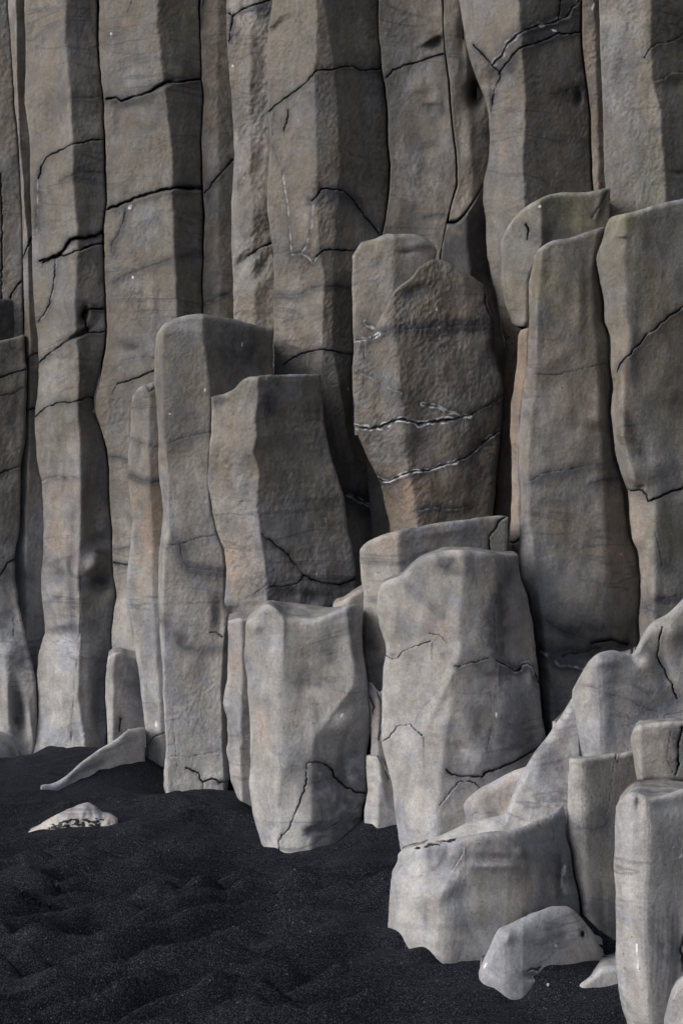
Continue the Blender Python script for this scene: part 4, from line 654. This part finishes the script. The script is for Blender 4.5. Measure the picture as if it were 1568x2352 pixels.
rock('basalt_stump', 'wide pale stump with sand on its hollow top and a triangular chip at its foot', 6.6,
     [(566, 1415), (565, 1445), (561, 1500), (559, 1502), (567, 1551), (571, 1607), (574, 1663), (575, 1764), (571, 1801), (580, 1865), (590, 1905), (600, 1935), (604, 2000)],
     [(830, 1370), (833, 1401), (831, 1457), (833, 1495), (841, 1543), (848, 1600), (853, 1626), (853, 1675), (846, 1708), (841, 1738), (839, 1801), (841, 1824), (831, 1850), (829, 1884), (822, 2000)],
     [(560, 1440), (566, 1428), (575, 1421), (584, 1416), (590, 1405), (596, 1396), (604, 1389), (614, 1386), (628, 1390), (640, 1402), (655, 1412), (670, 1418), (685, 1418), (700, 1420), (715, 1422), (734, 1417), (747, 1411), (760, 1407), (775, 1400), (790, 1393), (805, 1389), (816, 1388), (826, 1394), (834, 1402)],
     [(590, 1925), (597, 1934), (606, 1944), (618, 1949), (630, 1946), (640, 1944), (642, 1960), (655, 1968), (672, 1963), (690, 1959), (708, 1958), (720, 1954), (731, 1949), (750, 1948), (763, 1942), (775, 1937), (797, 1918), (812, 1905), (830, 1884)],
     [([(640, 1390), (640, 1900)], -6), ([(802, 1380), (804, 1457), (816, 1530), (812, 1580), (760, 1640), (722, 1700), (715, 1764), (716, 1900)], 0)],
     rL=-52, rR=[(1380, -46), (1560, -40), (1700, -66), (1950, -90)], rnd=(16, 8, 16, 0), sm=8, rough=.12, lump=8, base=True, group=STUMP, pale=.10, capy=[(560, 1425), (590, 1398), (614, 1381), (650, 1382), (700, 1387), (767, 1398), (840, 1408)], thick=.55, slope=.09, caps=16,
     cracks=[crk((704, 1775), (702, 1800), (698, 1820), (688, 1845), (677, 1869), (672, 1885), (666, 1899), (652, 1915), (642, 1929), (641, 1955), dep=7, stain=.2, step=0), crk((704, 1766), (704, 1753), (718, 1751), (730, 1752), (745, 1756), (752, 1764), (760, 1770), dep=6, stain=.5), crk((745, 1756), (760, 1764), (765, 1775), (769, 1786), (780, 1796), (790, 1805), (815, 1818), (839, 1822), dep=10, w=3, stain=.8, sw=9),
             crk((724, 1800), (750, 1790), (768, 1794), dep=3, stain=.3), crk((603, 1605), (615, 1615), (630, 1630), (660, 1640), (690, 1632), dep=1, stain=.15), crk((720, 1617), (736, 1620), (742, 1640), dep=3, stain=.15), crk((800, 1400), (804, 1445), (815, 1490), (822, 1540), dep=2, stain=.4), faint((630, 1900), (620, 1860), (612, 1800), stain=.1), faint((750, 1905), (790, 1880), (826, 1850), stain=.3), faint((736, 1840), (742, 1880), (738, 1900), stain=.3), crk((586, 1890), (640, 1896), (720, 1888), dep=0, stain=.2)],
     dents=[(800, 1660, 40, 26, 16, -30), (800, 1740, 34, 40, -14), (690, 1560, 60, 60, -5), (590, 1440, 14, 12, 6), (650, 1450, 8, 60, 5), (668, 1412, 16, 8, -7), (720, 1700, 14, 40, 4), (715, 1910, 14, 12, -10), (780, 1800, 30, 14, -10, 25), (645, 1720, 30, 90, 5), (720, 1570, 40, 24, -5, -20), (765, 1500, 30, 30, -5)],
     blobs=[('stain', 760, 1510, 24, 14, .6, -40), ('stain', 730, 1570, 26, 14, .5), ('warm', 760, 1590, 60, 40, .5), ('stain', 780, 1850, 60, 80, .75), ('stain', 740, 1790, 24, 30, .7), ('stain', 715, 1910, 18, 12, .8), ('stain', 800, 1760, 50, 50, .5), ('warm', 600, 1650, 26, 60, .4), ('pale', 640, 1850, 50, 70, .2), ('vein', 785, 1643, 2.4, 5, 1, 30), ('stain', 650, 1405, 12, 8, .5), ('grit', 715, 1412, 40, 4, .5)])

rock('basalt_boulder', 'small rounded brownish boulder tucked behind the pale ramp-shaped rock', 6.0, [(1064, 1740), (1064, 1850), (1068, 1877), (1070, 1960)], [(1300, 1700), (1300, 1960)],
     [(1062, 1856), (1064, 1845), (1072, 1834), (1089, 1820), (1104, 1808), (1122, 1800), (1140, 1790), (1160, 1779), (1180, 1769), (1199, 1764), (1230, 1750), (1300, 1730)], [(1060, 1980), (1300, 1980)],
     [([(1110, 1780), (1120, 1950)], 0)], rL=-34, rR=-20, slope=-0.25, rnd=(22, 2, 30, 0), rough=.15, lump=5, thick=.5, cat='boulder', group=BOUL, warm=.35, pale=.1, cracks=[faint((1076, 1880), (1090, 1868), (1110, 1872), (1140, 1866))])
rock('basalt_boulder', 'smooth pale ramp-shaped rock sloping down to the left between the big boulders', 5.6, [(975, 1850), (975, 2050)], [(1330, 1590), (1330, 2050)],
     [(975, 1936), (985, 1928), (1014, 1918), (1040, 1905), (1070, 1890), (1110, 1881), (1150, 1872), (1162, 1866), (1168, 1850), (1172, 1838), (1180, 1812), (1192, 1788), (1205, 1764), (1227, 1727), (1257, 1690), (1287, 1645), (1312, 1603), (1332, 1580)], [(975, 2060), (1330, 2060)],
     [([(1160, 1700), (1130, 1900)], 0), ([(1240, 1600), (1190, 1900)], 0)], rL=-24, rR=-24, slope=-0.35, rnd=(8, 2, 34, 0), sm=14, rough=.08, lump=7, thick=.6, cat='boulder', group=BOUL, pale=.30, tilt=.38, dx=None,
     cracks=[crk((1172, 1838), (1185, 1826), (1200, 1818), (1230, 1815), (1255, 1820), dep=1, stain=.1)],
     dents=[(1250, 1740, 24, 70, 4, 30), (1205, 1845, 50, 24, 5, -20)], blobs=[('warm', 1280, 1700, 20, 80, .3)])
rock('basalt_boulder', 'large round-shouldered pale boulder, highest of the heap against the right pillars', 5.65,
     [(1314, 1560), (1312, 1607), (1314, 1701), (1307, 1738), (1303, 1790), (1303, 1900)], [(1700, 1300), (1700, 1900)],
     [(1304, 1605), (1312, 1590), (1318, 1574), (1325, 1564), (1332, 1550), (1340, 1536), (1348, 1522), (1359, 1510), (1372, 1500), (1389, 1495), (1402, 1493), (1415, 1494), (1430, 1500), (1440, 1504), (1455, 1500), (1464, 1482), (1471, 1465), (1480, 1448), (1490, 1435), (1500, 1426), (1512, 1420), (1528, 1412), (1542, 1401), (1555, 1388), (1568, 1373), (1620, 1330), (1700, 1300)],
     [(1290, 1900), (1700, 1900)], [([(1370, 1480), (1380, 1760)], 0), ([(1475, 1450), (1480, 1760)], -36)], rL=-56, rR=-90, rnd=(16, 2, 34, 0), sm=16, rough=.08, lump=8, lf=110, capy=[(1300, 1640), (1340, 1560), (1400, 1500), (1440, 1494), (1470, 1480), (1568, 1400), (1700, 1340)], thick=.6, cat='boulder', group=BOUL, pale=.14, slope=-0.12,
     cracks=[crk((1325, 1570), (1340, 1573), (1355, 1577), (1370, 1582), (1385, 1590), (1410, 1598), (1430, 1603), (1450, 1610), (1467, 1622), (1485, 1630), (1505, 1635), (1524, 1643), (1568, 1637), (1600, 1640), dep=4, stain=.3), crk((1455, 1530), (1480, 1545), (1510, 1550), (1530, 1548), dep=2, stain=.2),
             crk((1520, 1440), (1512, 1480), (1509, 1500), (1512, 1521), (1520, 1532), (1527, 1543), (1532, 1558), (1542, 1570), (1546, 1590), (1554, 1605), dep=8, w=2, stain=.4)],
     dents=[(1395, 1520, 30, 14, 5), (1455, 1515, 20, 18, -14), (1520, 1530, 20, 50, -10, -15), (1550, 1450, 30, 30, 10), (1470, 1660, 60, 40, -6), (1560, 1620, 30, 30, -8), (1380, 1680, 50, 50, 4)],
     blobs=[('stain', 1490, 1590, 30, 30, .4), ('grit', 1446, 1497, 16, 5, 1.0), ('warm', 1480, 1470, 30, 40, .2), ('warm', 1480, 1580, 50, 50, .3), ('stain', 1560, 1520, 20, 40, .3)])
rock('basalt_boulder', 'tall smooth block with a round pale patch, standing left of the foreground column', 5.3,
     [(1306, 1735), (1304, 1783), (1302, 1846), (1300, 1869), (1304, 1925), (1314, 1963), (1319, 2004), (1329, 2049), (1334, 2083), (1340, 2200)], [(1500, 1700), (1500, 2300)],
     [(1300, 1745), (1306, 1742), (1330, 1741), (1355, 1740), (1370, 1738), (1385, 1735), (1400, 1733), (1415, 1729), (1421, 1734), (1435, 1728), (1449, 1725), (1500, 1722)], [(1330, 2088), (1342, 2100), (1355, 2109), (1370, 2125), (1392, 2146), (1413, 2163), (1500, 2200)],
     [([(1335, 1730), (1335, 2000), (1360, 2120)], 0)], rL=-24, rR=-90, slope=-0.15, rnd=(14, 2, 12, 0), sm=14, rough=.08, lump=5, lf=120, thick=.6, base=True, cat='boulder', group=BOUL, pale=.12,
     cracks=[crk((1411, 1740), (1406, 1790), (1398, 1840), (1388, 1880), dep=2, stain=.1), crk((1310, 1890), (1335, 1904), (1360, 1908), (1385, 1900), (1400, 1880), dep=1, stain=.25), crk((1340, 2060), (1370, 2068), (1395, 2072), dep=3, stain=.2), crk((1415, 1729), (1412, 1742), (1418, 1750), dep=5, stain=.2), crk((1333, 2085), (1360, 2078), (1410, 2082), dep=0, stain=.35, sw=20)],
     dents=[(1355, 1860, 36, 40, 3), (1330, 2090, 16, 8, 4), (1330, 1980, 12, 60, -3)], blobs=[('pale', 1352, 1862, 36, 34, .25), ('warm', 1395, 2020, 20, 90, .4), ('warm', 1330, 2040, 14, 40, .3), ('stain', 1380, 2110, 50, 20, .35, 30), ('stain', 1350, 1900, 40, 8, .25)])
rock('basalt_boulder', 'squared mottled boulder resting above the foreground column at the right edge', 4.95,
     [(1449, 1650), (1447, 1701), (1454, 1742), (1462, 1790), (1470, 1900)], [(1680, 1640), (1680, 1900)], [(1444, 1705), (1448, 1688), (1454, 1673), (1462, 1665), (1480, 1663), (1505, 1659), (1540, 1656), (1568, 1657), (1680, 1650)], [(1440, 1800), (1456, 1794), (1680, 1796)],
     [([(1465, 1650), (1470, 1800)], 0), ([(1520, 1650), (1525, 1800)], 0)], rL=-22, rR=-20, slope=-0.12, rnd=(16, 2, 15, 14), rough=.25, lump=6, thick=.5, cat='boulder', group=BOUL, pale=.02,
     cracks=[crk((1566, 1670), (1558, 1700), (1556, 1760), (1550, 1780), dep=9, w=3, stain=.5), crk((1540, 1680), (1530, 1740), (1545, 1775), dep=3, stain=.4)], blobs=[('stain', 1555, 1710, 18, 50, .5), ('warm', 1530, 1720, 14, 40, .5), ('pale', 1470, 1670, 30, 14, .3), ('stain', 1510, 1690, 20, 18, .3)])
rock('basalt_boulder', 'big rounded pale boulder with wide grey front and black sand on its flat top', 5.0,
     [(914, 1950), (914, 1978), (905, 1995), (901, 2000), (897, 2026), (893, 2083), (891, 2124), (893, 2200), (896, 2260)], [(1290, 1840), (1296, 1869), (1300, 1925), (1310, 1963), (1315, 2004), (1325, 2049), (1330, 2083), (1335, 2260)],
     [(900, 1990), (908, 1972), (914, 1960), (919, 1954), (925, 1950), (935, 1946), (951, 1943), (980, 1936), (1000, 1932), (1025, 1929), (1050, 1924), (1074, 1919), (1100, 1914), (1122, 1910), (1150, 1908), (1179, 1904), (1200, 1898), (1224, 1888), (1245, 1879), (1261, 1871), (1272, 1862), (1280, 1855), (1290, 1849), (1303, 1846)],
     [(888, 2118), (893, 2127), (906, 2128), (911, 2136), (917, 2146), (928, 2158), (940, 2169), (955, 2178), (966, 2179), (977, 2180), (986, 2190), (996, 2199), (1012, 2207), (1030, 2210), (1045, 2203), (1052, 2194), (1065, 2193), (1080, 2202), (1107, 2210), (1200, 2205), (1260, 2160), (1330, 2095), (1345, 2090)],
     [([(1060, 1900), (1050, 1985), (1010, 2060), (1000, 2200)], 0), ([(1180, 1900), (1180, 2100)], -45)], rL=-120, rR=-190, rnd=(70, 16, 22, 0), sm=26, rough=.06, curv=26, capy=[(880, 1965), (930, 1944), (980, 1930), (1070, 1907), (1200, 1880), (1303, 1838)], lump=8, lf=130, base=True, thick=.7, cat='boulder', group=BOUL, pale=.12, caps=20, slope=-0.17,
     cracks=[crk((914, 1975), (918, 1985), (925, 1997), (932, 2010), (940, 2016), (948, 2018), (957, 2017), (966, 2015), (974, 2008), (985, 2003), (1000, 2000), dep=4, stain=.15), crk((1066, 1944), (1060, 1965), (1047, 1985), (1038, 1998), (1029, 2008), (1015, 2017), (999, 2025), (980, 2038), (970, 2050), dep=4, stain=.1, step=3),
             crk((988, 1940), (985, 1960), (986, 1990), (995, 1998), (1010, 1985), (1020, 1965), (1024, 1945), dep=3, stain=.5, sw=6), crk((1264, 1872), (1268, 1900), (1272, 1940), (1300, 1952), dep=2, stain=.15), crk((1234, 1885), (1240, 1900), dep=4, stain=.4, sw=4), crk((900, 2120), (960, 2130), (1050, 2128), (1100, 2118), dep=0, stain=.25, sw=8), crk((930, 2150), (990, 2170), (1080, 2166), dep=0, stain=.2, sw=8)],
     dents=[(1137, 1972, 50, 10, -7, 4), (1137, 1990, 46, 8, 6, 0), (1196, 1958, 14, 14, 5, -40), (1020, 2045, 34, 24, 12, -25), (1030, 2000, 26, 20, -6), (950, 2060, 18, 40, 8), (985, 2110, 12, 50, -6), (1000, 1960, 16, 22, -4), (1150, 2040, 70, 40, -6), (1090, 2085, 60, 30, 6), (1030, 1960, 30, 24, 4), (1290, 2010, 10, 40, -5)],
     blobs=[('stain', 1003, 1966, 18, 30, .7, 15), ('stain', 1290, 2020, 26, 60, .5), ('stain', 1180, 1960, 60, 40, .25), ('vein', 1293, 2000, 5, 14, .6, 15), ('vein', 1289, 2028, 3, 14, .5), ('pale', 960, 2040, 60, 80, .2), ('warm', 1220, 2040, 60, 50, .35), ('stain', 1270, 1960, 60, 60, .2), ('grit', 1000, 1938, 50, 5, 1.0, -12)])
rock('basalt_boulder', 'low pale hump-backed foreground boulder with a tiny dark hole near its right end', 4.6, [(1098, 2050), (1098, 2400)], [(1388, 2050), (1388, 2400)],
     [(1098, 2236), (1102, 2222), (1107, 2212), (1115, 2193), (1124, 2176), (1130, 2160), (1136, 2145), (1145, 2134), (1160, 2126), (1182, 2116), (1200, 2108), (1212, 2103), (1230, 2095), (1250, 2088), (1268, 2083), (1284, 2081), (1300, 2083), (1312, 2087), (1325, 2098), (1336, 2110), (1347, 2124), (1360, 2140), (1370, 2154), (1374, 2168), (1377, 2180), (1382, 2188), (1388, 2195)],
     [(1098, 2246), (1104, 2256), (1110, 2263), (1120, 2272), (1135, 2276), (1150, 2283), (1162, 2291), (1175, 2296), (1190, 2295), (1200, 2292), (1210, 2280), (1218, 2270), (1228, 2266), (1236, 2258), (1237, 2246), (1238, 2230), (1250, 2222), (1275, 2218), (1300, 2216), (1320, 2214), (1345, 2209), (1365, 2208), (1388, 2205)],
     [([(1150, 2080), (1160, 2300)], 0), ([(1300, 2080), (1310, 2220)], -8)], rL=-46, rR=-40, slope=-0.28, rnd=(40, 26, 42, 0), sm=18, rough=.06, lump=6, lf=120, base=True, below=16, thick=.45, cat='boulder', group=BOUL, pale=.10, curv=14, dx=[(1098, 4.62), (1160, 4.62), (1200, 4.63), (1250, 4.67), (1300, 4.71), (1388, 4.78)],
     cracks=[crk((1208, 2232), (1218, 2226), (1230, 2228), (1240, 2222), dep=6, w=3, stain=.2)],
     dents=[(1336, 2145, 4, 6, -22), (1293, 2148, 14, 8, -6), (1165, 2150, 14, 18, 7), (1220, 2242, 16, 8, -10), (1350, 2130, 8, 24, -5), (1240, 2150, 40, 30, 4)], blobs=[('vein', 1113, 2218, 3, 8, 1, 25), ('vein', 1276, 2173, 2.6, 3.4, 1), ('stain', 1336, 2145, 6, 8, .8), ('stain', 1200, 2160, 26, 30, .2), ('warm', 1200, 2270, 40, 20, .3)])
rock('basalt_boulder', 'thin flat sliver of pale rock showing through the sand beside the foreground column', 4.6, [(1254, 2200), (1254, 2300)], [(1440, 2200), (1440, 2300)],
     [(1254, 2256), (1270, 2256), (1280, 2258), (1290, 2255), (1305, 2254), (1320, 2259), (1335, 2256), (1350, 2247), (1360, 2240), (1370, 2230), (1378, 2221), (1390, 2218), (1414, 2216), (1440, 2214)], [(1254, 2259), (1280, 2262), (1300, 2267), (1314, 2262), (1330, 2261), (1350, 2262), (1360, 2267), (1375, 2269), (1390, 2271), (1405, 2266), (1440, 2262)],
     [([(1350, 2200), (1350, 2300)], 0)], rL=-8, rR=-12, rnd=(5, 3, 20, 0), rough=.1, lump=3, base=True, below=12, thick=.3, slope=-.2, cat='boulder', group=BOUL, pale=.05)
rock('basalt_column', 'nearest column at the right edge, pale left side, vertical grooves low down', 4.2,
     [(1418, 1800), (1413, 1850), (1411, 1914), (1409, 1989), (1413, 2064), (1413, 2214), (1419, 2270), (1430, 2326), (1440, 2352), (1450, 2500)], [(1720, 1780), (1720, 2600)],
     [(1408, 1868), (1413, 1852), (1419, 1840), (1426, 1831), (1440, 1822), (1455, 1817), (1475, 1824), (1490, 1832), (1510, 1830), (1530, 1824), (1550, 1816), (1568, 1811), (1640, 1800), (1720, 1790)], [(1400, 2500), (1720, 2560)],
     [([(1482, 1800), (1486, 1914), (1482, 1989), (1475, 2100), (1480, 2200), (1490, 2352)], 0)], rL=-56, rR=-120, rnd=(22, 2, 22, 0), sm=14, rough=.06, lump=5, lf=130, base=False, thick=.6, group=None, capy=[(1400, 1860), (1420, 1830), (1440, 1806), (1464, 1791), (1524, 1790), (1640, 1800)], pale=.08, caps=16, slope=-0.13,
     cracks=[crk((1414, 2214), (1425, 2224), (1440, 2232), (1452, 2240), dep=4, stain=.1), crk((1570, 2150), (1562, 2180), (1568, 2230), dep=8, w=5, stain=.4)] +
            [crk((1500 + 11 * k, 2080 + 13 * (k % 3)), (1497 + 11 * k + (k % 2) * 3, 2200), (1490 + 10 * k, 2300 - 20 * (k % 2)), dep=0, stain=.35, sw=3.5) for k in range(6)],
     dents=[(1465, 1845, 10, 24, -5), (1464, 1842, 4, 10, -3), (1450, 1920, 14, 80, 4), (1520, 1850, 40, 18, -5), (1560, 2180, 14, 60, -10)],
     blobs=[('vein', 1461, 2181, 2.4, 15, 1), ('vein', 1464, 2218, 2, 14, .9), ('vein', 1563, 1965, 2, 8, .9, 35), ('vein', 1545, 1946, 1.5, 2, .8), ('pale', 1440, 1960, 30, 120, .25), ('stain', 1530, 2200, 50, 90, .35), ('warm', 1500, 2270, 40, 80, .4), ('grit', 1545, 1806, 22, 3, .6)])
rock('basalt_boulder', 'corner of a mottled boulder at the bottom right, leaning on the foreground column', 3.95, [(1524, 2230), (1524, 2500)], [(1720, 2100), (1720, 2500)],
     [(1524, 2352), (1527, 2325), (1533, 2300), (1541, 2276), (1550, 2259), (1568, 2242), (1600, 2215), (1720, 2170)], [(1524, 2490), (1720, 2490)],
     [([(1600, 2200), (1600, 2500)], 0)], rL=-30, rR=-20, slope=-0.3, rnd=(24, 2, 30, 0), rough=.2, lump=5, thick=.4, cat='boulder', group=BOUL, blobs=[('stain', 1555, 2320, 16, 30, .3)])
rock('pale_rock', 'low cream coloured pointed rock dusted with black sand, lying alone on the beach', 7.0, 66, 271,
     [(66, 1913), (69, 1908), (74, 1905), (90, 1895), (112, 1881), (132, 1870), (150, 1861), (165, 1855), (180, 1851), (192, 1848), (204, 1846), (216, 1849), (225, 1853), (228, 1862), (240, 1866), (259, 1870), (265, 1874), (271, 1882)],
     [(66, 1915), (80, 1911), (97, 1908), (130, 1907), (160, 1905), (187, 1903), (225, 1901), (250, 1899), (265, 1897), (271, 1893)],
     [([(150, 1800), (150, 1950)], 0)], rL=-16, rR=-10, rnd=(4, 10, 34, 0), rough=.8, lump=4, lf=28, base=True, below=12, thick=.3, slope=-.3, cat='rock', pale=.9, warm=.45, tilt=.25,
     blobs=[('grit', 180, 1893, 48, 11, 1.7, -4), ('grit', 130, 1899, 26, 4, .9, -10), ('grit', 222, 1884, 20, 5, 1.0, -10), ('moss', 150, 1906, 60, 3, .9)])
# ------------------------------------------------------------------ the cliff behind and the black sand
def cliff():
    # the wall the columns stand against, running on to both sides and up out of the picture
    n = 150; m = 40
    px = np.array([-30, -8, -3.2, -1.5, 0, 1.2, 2.4, 4.2, 6.5]); py = np.array([13.5, 12.0, 10.9, 10.45, 10.0, 9.7, 9.3, 7.4, 2.0])
    t = np.linspace(0, 8, n); X = np.interp(t, range(9), px); Yb = np.interp(t, range(9), py)
    z = np.linspace(-1.5, 13, m)
    XX, ZZ = np.meshgrid(X, z[::-1]); YY = np.broadcast_to(Yb, XX.shape).copy()
    k = 10.5; a = (XX * k) % (2 * np.pi)
    YY = YY - .16 * np.abs(np.sin(XX * 4.2 + perlin(XX, ZZ * .1, 3) * 2)) + .12 * fbm(XX * 1.5, ZZ * .5, 2.0, 3)
    V = np.stack([XX, YY, ZZ], -1).reshape(-1, 3); V2 = V + np.array([1.5, 4.0, 0])
    idx = np.arange(n * m).reshape(m, n)
    Q = np.stack([idx[:-1, :-1], idx[1:, :-1], idx[1:, 1:], idx[:-1, 1:]], -1).reshape(-1, 4)
    o = n * m; r = np.concatenate([idx[0, :], idx[1:, -1], idx[-1, -2::-1], idx[-2:0:-1, 0]]); r2 = np.roll(r, -1)
    Q = np.vstack([Q, Q[:, ::-1] + o, np.stack([r2, r, r + o, r2 + o], 1)[:, ::-1]])
    A = {q: np.zeros(2 * o) for q in ('stain', 'vein', 'grit', 'pale', 'warm', 'moss', 'rough')}; A['rough'] += .8; A['stain'] += .3
    return tag(link_mesh('cliff', np.vstack([V, V2]), Q, ROCK, A), kind='structure')
cliff()

def tps_fit(P, z, lam):
    n = len(P); r = np.linalg.norm(P[:, None] - P[None], axis=2)
    K = np.where(r > 0, r * r * np.log(r + 1e-9), 0) + lam * np.eye(n)
    B = np.hstack([np.ones((n, 1)), P]); M = np.block([[K, B], [B.T, np.zeros((3, 3))]])
    return np.linalg.solve(M, np.concatenate([z, np.zeros(3)]))
def tps_eval(P, w, X, Y):
    out = w[-3] + w[-2] * X + w[-1] * Y
    for i in range(len(P)):
        r2 = (X - P[i, 0]) ** 2 + (Y - P[i, 1]) ** 2 + 1e-12
        out = out + w[i] * .5 * r2 * np.log(r2)
    return out
C = np.array(CTRL)
print('ctrl', len(C), C[:, 2].min(), C[:, 2].max())
ext = [(x, y, 0.0) for x in (-2.2, -1.2, -.3, .5) for y in (3.0, 3.8, 4.5)] + [(-3, 5, 0), (-3, 6.5, 0), (-1.3, 6.0, 0), (-.6, 5.6, 0), (-2, 5.4, 0), (-3, 8, .02), (1.2, 3.2, 0), (2.2, 3.4, 0), (.2, 4.9, 0),
       (2.5, 5.5, .1), (1.8, 7, .12), (0, 9.5, .12), (-3, 10.5, .12), (-4.5, 9, 0), (3, 8, .12)]
C = np.vstack([C, np.array(ext, float)])
wts = tps_fit(C[:, :2], C[:, 2], 2e-4)
def gp(px, py, z=0.0):
    d = (CAMH - z) * F / (py - CY); return ((px - CX) / F * d, d)
def ground():
    xs = np.arange(-2.9, 2.6, .0125); ys = np.concatenate([np.arange(2.9, 6.2, .0125), np.arange(6.2, 10.6, .02)])
    XX, YY = np.meshgrid(xs, ys)
    cx = np.clip(XX, -3, 2.8); Z = tps_eval(C[:, :2], wts, cx, YY)
    Z = np.clip(Z, -.25, .45)
    # wind and foot ripples
    wx = XX + .10 * perlin(XX * 1.3, YY * 1.3, 4); wy = YY + .12 * perlin(XX * 1.9, YY * 1.4, 9) + .012 * perlin(XX * 5, YY * 4, 19) - .26 * XX
    n1 = 1 - np.sqrt(perlin(wx * 1.25, wy * 7.0, 1.7) ** 2 + .003) * 2.2
    n2 = 1 - np.sqrt(perlin(wx * 2.4 + 5, wy * 12.0, 6.7) ** 2 + .012) * 2.2
    n3 = fbm(wx * 3, wy * 5, 3.1, 3)
    near = np.clip((8.6 - YY) / 2.2, .25, 1); cd = np.full(XX.shape, 9.0)
    for q in np.array(CTRL)[::3]: cd = np.minimum(cd, np.hypot(XX - q[0], YY - q[1]))
    k = near * np.clip(cd / .75, .12, 1)
    Z = Z + k * (.18 * n1 + .11 * n2 + .055 * n3 - .13)
    far = np.clip((YY - 6.0) / 1.2, 0, 1) * np.clip(cd / .7 - .1, 0, 1)
    Z += far * .032 * (1 - 2 * np.abs(perlin(XX * 2.6 + YY * .55, YY * .55, 12.2))) + far * .012 * (1 - 2 * np.abs(perlin(XX * 6 + YY * 1.3, YY * 1.2, 15.2)))
    Z += .006 * perlin(XX * 18, YY * 22, 2) * k + .0016 * perlin(XX * 45, YY * 45, 7)
    dips = [(500, 2082, .07, .045, .045), (478, 2106, .08, .03, .02), (788, 2117, .13, .05, .04), (860, 2120, .13, .06, .045), (600, 2085, .09, .04, .025), (722, 2255, .06, .04, .035), (168, 1818, .10, .05, .03), (245, 1955, .12, .06, .035),
            (168, 1978, .14, .05, .025), (1045, 2215, .08, .04, .02), (925, 2168, .06, .05, .02), (160, 2030, .22, .07, .025), (700, 2345, .10, .05, .03), (190, 2275, .07, .05, .025), (860, 2180, .09, .03, .02), (560, 2010, .12, .06, .02), (300, 2100, .18, .06, .02), (880, 2330, .14, .05, .025)]
    for px, py, rx, ry, a in dips:
        gx, gy = gp(px, py); q = ((XX - gx) / rx) ** 2 + ((YY - gy) / ry) ** 2
        Z -= a * np.exp(-q ** 1.4); Z += .25 * a * np.exp(-((np.sqrt(q) - 1.7) / .5) ** 2)
    nr, nc = XX.shape
    # carry the same sheet on to the horizon
    fx = np.concatenate([[-400, -120, -40, -14, -6, -4, -3.2], xs, [2.9, 3.6, 6, 14, 40, 120, 400]])
    fy = np.concatenate([[-400, -100, -30, -8, -1, 1.5, 2.4], ys, [10.9, 12, 16, 30, 90, 400]])
    FX, FY = np.meshgrid(fx, fy); FZ = np.full(FX.shape, 0.0)
    FZ[7:7 + nr, 7:7 + nc] = Z
    for k in range(7):
        FZ[7:7 + nr, k] = Z[:, 0] * (k / 7.) ; FZ[7:7 + nr, -1 - k] = Z[:, -1] * (k / 7.)
    for k in range(7): FZ[k, 7:7 + nc] = Z[0, :] * (k / 7.)
    for k in range(6): FZ[-1 - k, 7:7 + nc] = Z[-1, :] * (k / 6.)
    V = np.stack([FX, FY, FZ], -1).reshape(-1, 3); R_, C_ = FX.shape
    idx = np.arange(R_ * C_).reshape(R_, C_)
    Q = np.stack([idx[:-1, :-1], idx[:-1, 1:], idx[1:, 1:], idx[1:, :-1]], -1).reshape(-1, 4)
    return tag(link_mesh('ground', V, Q, SAND), kind='structure')
ground()
